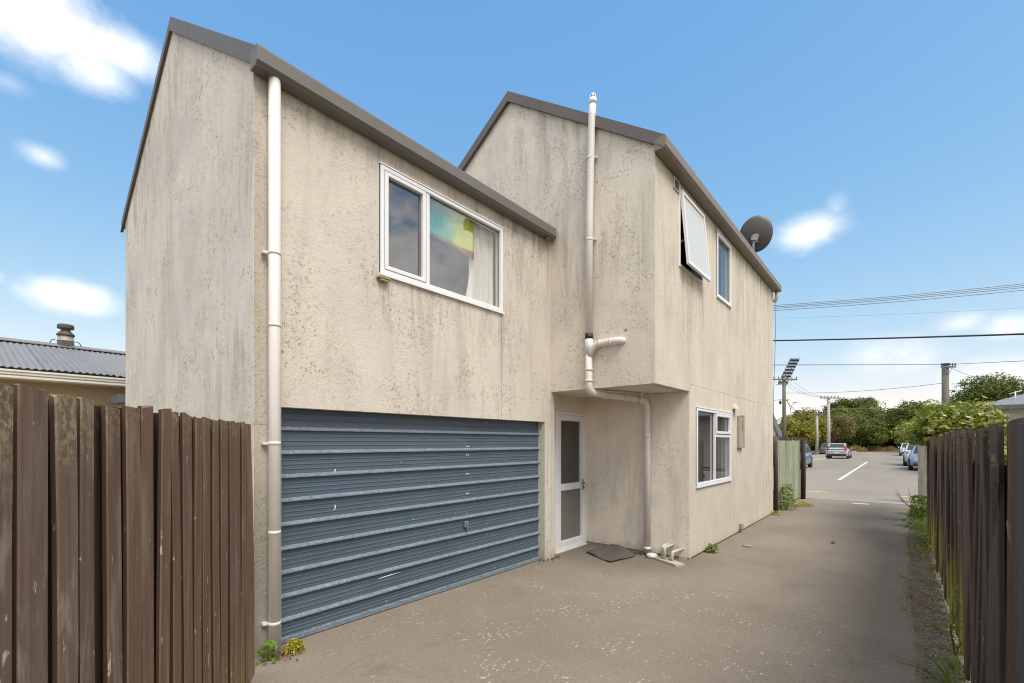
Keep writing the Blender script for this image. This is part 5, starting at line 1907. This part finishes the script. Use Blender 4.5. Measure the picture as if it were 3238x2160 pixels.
def sprig(name, label, x, y, z, n, h, spread, leaf, mat, seed, cat='weed', group=None, stems=4):
    """small bushy weed: stems with many leaves"""
    nr = np.random.default_rng(seed)
    rg = random.Random(seed)
    e = empty(name, (x, y, z), label, cat, group)
    bm = bmesh.new()
    for k in range(stems):
        a = rg.uniform(0, 6.28)
        limb(bm, (x, y, z - .01), (x + spread * .5 * math.cos(a), y + spread * .5 * math.sin(a), z + h * .8), .004, .002, rg)
    mesh_obj('stem', bm, e, LEAF_W)
    q = nr.uniform(0, 1, (n, 3))
    a = q[:, 0] * 6.283
    r = spread * np.sqrt(q[:, 1]) * (1 - .5 * q[:, 2])
    C = np.stack([x + r * np.cos(a), y + r * np.sin(a), z + .01 + h * q[:, 2]], 1)
    D = nr.normal(size=(n, 3)) * .6 + np.array([0, 0, .9])
    L = leaf * nr.uniform(.6, 1.4, n)
    stuff(leaf_cloud('foliage', C, D, L, L * .62, e, mat, nr))
    return e


blades('strap_leaf_plant', 'green strap leaved plant at the foot of the dark fence in the near right corner', .275, 4.22, 0, 17, .30, .26, .012, LEAF_W, 3, .95, 'plant')
blades('grass_tuft', 'nearest low grass tuft against the foot of the dark fence', .29, 4.62, .02, 22, .11, .13, .004, LEAF_W, 4, .8, 'grass tuft', 'tufts along the dark fence')
blades('grass_tuft', 'middle small grass tuft against the foot of the dark fence', .25, 5.55, .01, 20, .08, .11, .004, LEAF_W, 6, .8, 'grass tuft', 'tufts along the dark fence')
blades('grass_tuft', 'far grass tuft against the foot of the dark fence', .22, 6.7, .01, 20, .08, .10, .004, LEAF_WY, 7, .8, 'grass tuft', 'tufts along the dark fence')
blades('grass_tuft', 'tiny tuft in the driveway edge crack by the dirt strip', .06, 7.4, .0, 16, .05, .09, .004, LEAF_WY, 8, .8, 'grass tuft', 'tufts along the dark fence')
blades('grass_tuft', 'tiny tuft farther up the driveway edge crack', .07, 9.2, .0, 16, .05, .09, .004, LEAF_WY, 9, .8, 'grass tuft', 'tufts along the dark fence')
sprig('clover_weed', 'bright green clover between the brown fence and the white downpipe', -3.66, 1.535, 0, 60, .14, .085, .045, LEAF_W, 12)
sprig('yellow_stonecrop', 'yellow mossy plant at the foot of the white downpipe', -3.66, 1.735, 0, 420, .085, .095, .020, LEAF_WY, 13)
sprig('wall_weed', 'small green weed at the foot of the wing side wall', -2.17, 7.3, 0, 90, .11, .12, .05, LEAF_W, 14)
sprig('wall_weed', 'yellow green weed at the far corner of the townhouse', -2.2, 11.95, 0, 50, .08, .14, .05, LEAF_WY, 16)
sprig('fence_weed', 'tall green weed climbing the foot of the green fence', -2.14, 13.05, .01, 260, .62, .24, .07, LEAF_W, 17, stems=7)
sprig('fence_weed', 'low yellowish weeds along the base of the green fence', -2.02, 13.75, .03, 160, .10, .38, .06, LEAF_WY, 18)
sprig('verge_weed', 'lush green weed clump beside the dark fence end', .30, 12.0, .01, 420, .42, .30, .07, LEAF_W, 19, stems=8)
sprig('verge_weed', 'bright weed clump in front of the weathered grey boards', .34, 13.7, .06, 360, .40, .26, .07, LEAF_W, 20, stems=8)
sprig('drive_weed', 'single tiny weed growing in the middle of the driveway', -.85, 9.2, 0, 16, .02, .045, .04, LEAF_W, 21)
sprig('climber_weed', 'thin pale climbing weed on the near boards of the dark fence', .315, 4.85, .05, 46, .50, .05, .035, LEAF_W, 22)
# dry twigs in front of the weathered boards
tg = empty('dry_twigs', (.2, 14.3, .08), 'dry bare twig clump leaning by the weathered grey boards', 'twigs')
rg = random.Random(40)
for k in range(6):
    a = rg.uniform(1.8, 3.4)
    l = rg.uniform(.25, .55)
    tube_obj('twig', [(.25, 14.3, .06), (.25 + l * .5 * math.cos(a), 14.3 + .1 * math.sin(a), .06 + l * .45), (.25 + l * .85 * math.cos(a), 14.3 + .2 * math.sin(a), .06 + l)], [.009, .006, .003], tg, BARK, 5)

# low weeds and grass along the foot of the dark fence
nr = np.random.default_rng(66)
n = 2600
yy_ = 4.3 + 7.6 * nr.random(n)
dens_ = .5 + .5 * np.sin(yy_ * 5.1) * np.sin(yy_ * 2.3 + 1)
keep = nr.random(n) < np.clip(dens_ * (.12 + .88 * np.clip((yy_ - 6.5) / 4.5, 0, 1) ** 1.3), .03, 1)
yy_ = yy_[keep]
n = len(yy_)
hh = (.03 + .16 * np.clip((yy_ - 7.0) / 4.5, 0, 1)) * nr.random(n)
C = np.stack([.345 - np.abs(nr.normal(size=n)) * (.035 + .012 * (yy_ - 4)), yy_, .02 + hh], 1)
D = np.stack([-np.abs(nr.normal(size=n)) - .2, nr.normal(size=n), nr.normal(size=n) * .5], 1)
fg = stuff(leaf_cloud('grass', C, D, .055 * nr.uniform(.6, 1.6, n), .016, None, LEAF_W, nr))
tag(fg, 'thin grass and low weeds along the foot of the dark fence', 'grass')

# ---- loose stones, leaf litter
def pebbles(name, label, pts, mat, seed):
    rg = random.Random(seed)
    bm = bmesh.new()
    for (x, y, z, s) in pts:
        q = [bm.verts.new((x + s * a * rg.uniform(.7, 1.2), y + s * b * rg.uniform(.7, 1.2), z + s * c * rg.uniform(.5, .8))) for a, b, c in ((1, 0, 0), (-1, 0, 0), (0, 1, 0), (0, -1, 0), (0, 0, 1))]
        for t in ((0, 2, 4), (2, 1, 4), (1, 3, 4), (3, 0, 4)):
            bm.faces.new([q[i] for i in t])
    o = stuff(mesh_obj(name, bm, None, mat))
    tag(o, label, 'gravel')


rg = random.Random(50)
pts = []
for k in range(1500):
    y = 3.2 + 6.5 * rg.random() ** 1.3
    x = .12 + .24 * rg.random() ** .8
    if y > 8 and rg.random() < .5:
        continue
    pts.append((x, y, .0 + max(0, x - .16) * .06, rg.uniform(.004, .011) * (1.5 if rg.random() < .06 else 1)))
pebbles('gravel', 'loose gravel in the dirt strip along the dark fence', pts, STONE, 1)
pts = [(WX + .02 + .35 * rg.random() ** 2, 7.2 + 4.8 * rg.random(), -.001, rg.uniform(.004, .012)) for k in range(420)]
pebbles('gravel', 'fine grit along the foot of the wing wall', pts, STONE, 2)


def litter(label, cx_, cy_, sx_, sy_, n, size, mat, seed, z=.006):
    nr = np.random.default_rng(seed)
    C = np.stack([cx_ + nr.normal(size=n) * sx_, cy_ + nr.normal(size=n) * sy_, z + nr.uniform(0, .02, n)], 1)
    D = nr.normal(size=(n, 3)) * .5 + np.array([0, 0, 1.])
    o = stuff(leaf_cloud('leaf_litter', C, D, size * nr.uniform(.6, 1.5, n), size * .4, None, mat, nr))
    tag(o, label, 'leaf litter')


litter('dry brown leaves in the corner beside the garage door jamb', -3.80, 5.42, .05, .12, 70, .05, LEAF_DEAD, 1)
litter('reddish dry leaves behind the doormat by the waste pipe', -2.98, 6.50, .12, .05, 80, .05, LEAF_DEAD, 2)
litter('dry scraps at the foot of the white downpipe', -3.66, 1.62, .05, .05, 40, .035, LEAF_DEAD, 3)
litter('scattered straw bits along the dirt strip', .16, 6.5, .09, 2.2, 150, .045, LEAF_T, 4)
bm = bmesh.new()
prism(bm, [(-1.93, 8.02, .002), (-1.80, 7.98, .002), (-1.78, 8.08, .002), (-1.88, 8.13, .002)], (0, 0, .02))
tag(mesh_obj('flat_stone', bm, None, STONE), 'flat pale stone lying on the drive near the wing wall weed', 'stone')


# ================================================================== cars
def car(label, x, y, rz, paint, kind='hatch', group='cars parked along the side street', z=.094, scale=1.0):
    """local frame: +Y is the front"""
    e = empty('parked_car', (x, y, z), label, 'car', group, local=True, rz=rz)
    e.scale = (scale, scale, scale)
    P = PAINTS[paint]
    suv = kind == 'suv'
    zb, zr, Lr, Lf = (1.02, 1.62, -2.05, 2.15) if suv else ((.92, 1.46, -2.05, 2.1) if kind == 'hatch' else (.92, 1.42, -2.25, 2.2))
    st = [(Lr, .42, .74, .70), (Lr + .06, .30, zb - .10, .80), (Lr + .30, .22, zb, .86), (-1.0, .20, zb + .01, .885), (0, .20, zb, .885), (.85, .20, zb - .02, .88), (1.30, .21, zb - .07, .87), (1.80, .24, zb - .17, .83), (Lf - .08, .30, zb - .28, .76), (Lf, .40, zb - .40, .64)]
    bm = bmesh.new()
    secs = []
    for (yy_, lo, hi, w) in st:
        m = lo + (hi - lo) * .55
        secs.append([bm.verts.new(p) for p in ((-w * .9, yy_, lo), (-w, yy_, lo + .10), (-w, yy_, m), (-w * .955, yy_, hi - .03), (-w * .84, yy_, hi), (w * .84, yy_, hi), (w * .955, yy_, hi - .03), (w, yy_, m), (w, yy_, lo + .10), (w * .9, yy_, lo))])
    for A, B in zip(secs, secs[1:]):
        for k in range(10):
            bm.faces.new((A[k], A[(k + 1) % 10], B[(k + 1) % 10], B[k])).smooth = True
    bm.faces.new(secs[0][::-1])
    bm.faces.new(secs[-1])
    mesh_obj('body', bm, e, P)
    # cabin
    if kind == 'sedan':
        ring_b = [(-1.75, .80), (1.05, .80)]
        ring_t = [(-.95, .60), (.15, .61)]
    elif suv:
        ring_b, ring_t = [(-2.0, .82), (1.05, .82)], [(-1.75, .68), (.25, .66)]
    else:
        ring_b, ring_t = [(-1.98, .82), (1.05, .81)], [(-1.45, .64), (.15, .63)]
    zb2 = zb - .02
    B4 = [V(-ring_b[0][1], ring_b[0][0], zb2), V(ring_b[0][1], ring_b[0][0], zb2), V(ring_b[1][1], ring_b[1][0], zb2 - .03), V(-ring_b[1][1], ring_b[1][0], zb2 - .03)]
    T4 = [V(-ring_t[0][1], ring_t[0][0], zr - .04), V(ring_t[0][1], ring_t[0][0], zr - .04), V(ring_t[1][1], ring_t[1][0], zr - .03), V(-ring_t[1][1], ring_t[1][0], zr - .03)]
    bm = bmesh.new()
    vb, vt = [bm.verts.new(p) for p in B4], [bm.verts.new(p) for p in T4]
    ym = (ring_t[0][0] + ring_t[1][0]) / 2
    vm = [bm.verts.new(p) for p in (V(-.52, ring_t[0][0] + .12, zr), V(.52, ring_t[0][0] + .12, zr), V(.50, ring_t[1][0] - .14, zr), V(-.50, ring_t[1][0] - .14, zr))]
    for k in range(4):
        bm.faces.new((vb[k], vb[(k + 1) % 4], vt[(k + 1) % 4], vt[k]))
        bm.faces.new((vt[k], vt[(k + 1) % 4], vm[(k + 1) % 4], vm[k]))
    bm.faces.new(vm)
    mesh_obj('cabin', bm, e, P)

    def pane(name, a, b, c, d, i0=.07, i1=.07, j0=.1, j1=.1):
        nrm = (b - a).cross(d - a).normalized()
        L_ = lambda s, t: (a * (1 - s) + b * s) * (1 - t) + (d * (1 - s) + c * s) * t
        mid_ = L_(.5, .5)
        if nrm.dot(mid_ - V(0, ym, .9)) < 0:
            nrm = -nrm
        bm = bmesh.new()
        prism(bm, [L_(i0, j0) - nrm * .004, L_(1 - i1, j0) - nrm * .004, L_(1 - i1, 1 - j1) - nrm * .004, L_(i0, 1 - j1) - nrm * .004], nrm * .012)
        mesh_obj(name, bm, e, CARGLASS)
    pane('windscreen', B4[2], B4[3], T4[3], T4[2], .06, .06, .10, .05)
    pane('rear_window', B4[0], B4[1], T4[1], T4[0], .10, .10, .28 if kind != 'sedan' else .1, .08)
    for s in (0, 1):
        a, b, c, d = (B4[3], B4[0], T4[0], T4[3]) if s == 0 else (B4[1], B4[2], T4[2], T4[1])
        m0, m1 = a.lerp(b, .5), d.lerp(c, .5)
        pane('side_window', a, m0, m1, d, .12, .02, .10, .10)
        pane('side_window', m0, b, c, m1, .02, .12, .10, .10)
    for (wx, wy_) in ((-.80, 1.38), (.80, 1.38), (-.80, -1.30), (.80, -1.30)):
        bm = bmesh.new()
        s = 1 if wx > 0 else -1
        tube(bm, [(wx - s * .10, wy_, .315), (wx + s * .10, wy_, .315)], .315, 20)
        wh_ = mesh_obj('wheel', bm, e, TYRE)
        bm = bmesh.new()
        tube(bm, [(wx + s * .098, wy_, .315), (wx + s * .112, wy_, .315)], .20, 14)
        mesh_obj('rim', bm, wh_, RIM)
    box_obj('front_bumper', (-.70, .70, Lf - .12, Lf + .03, .24, .42), e, BLKP, .03)
    box_obj('grille', (-.42, .42, Lf - .05, Lf + .015, .46, .56), e, BLKP, .01)
    box_obj('rear_bumper', (-.74, .74, Lr - .05, Lr + .12, .27, .46), e, BLKP if kind != 'sedan' else P, .03)
    for s in (-1, 1):
        bm = bmesh.new()
        obox(bm, (s * .42, Lf - .10, zb - .36), (s * .26, -.14, 0), (0, .08, -.02), (0, -.05, .12))
        mesh_obj('headlight', bm, e, CLRL)
        bm = bmesh.new()
        if kind == 'sedan':
            obox(bm, (s * .50, Lr - .012, .62), (s * .28, .05, 0), (0, .05, 0), (0, .02, .16))
        else:
            obox(bm, (s * .66, Lr - .01, .74), (s * .14, .07, 0), (0, .06, 0), (-s * .06, .12, .45 if suv or kind == 'hatch' else .3))
        mesh_obj('tail_light', bm, e, REDL)
        bm = bmesh.new()
        box(bm, min(s * .90, s * 1.02), max(s * .90, s * 1.02), .72, .86, zb - .02, zb + .12, .02)
        mesh_obj('mirror', bm, e, P)
    box_obj('number_plate', (-.22, .22, Lr - .065, Lr - .02, .50, .61), e, PLATE)
    box_obj('number_plate', (-.22, .22, Lf + .02, Lf + .045, .34, .44), e, PLATE)
    return e


def fix_local(e):
    for ch in e.children:
        ch.matrix_parent_inverse = Matrix.Identity(4)
        for c2 in ch.children:
            c2.matrix_parent_inverse = Matrix.Identity(4)


CARS = [
    car('steel blue car half hidden behind the green fence, facing the driveway', -5.12, 32.8, rad(180), 'blue'),
    car('silver hatchback seen from behind with red tail lights on the left kerb', -4.62, 55.0, rad(0), 'silver'),
    car('dark grey car mostly hidden behind the concrete pole', -6.75, 69.5, rad(0), 'grey', 'sedan'),
    car('slate blue car with dark bumper nearest on the right kerb', 1.22, 35.5, rad(180), 'slate', 'sedan'),
    car('pale silver car parked directly behind the slate blue one', 1.02, 41.6, rad(180), 'pale', 'suv'),
    car('white car farthest down the right kerb', .75, 71.5, rad(180), 'white'),
]
for c_ in CARS:
    fix_local(c_)
    del c_['local_space']
for o in bpy.data.objects:
    if 'local_space' in o:
        del o['local_space']
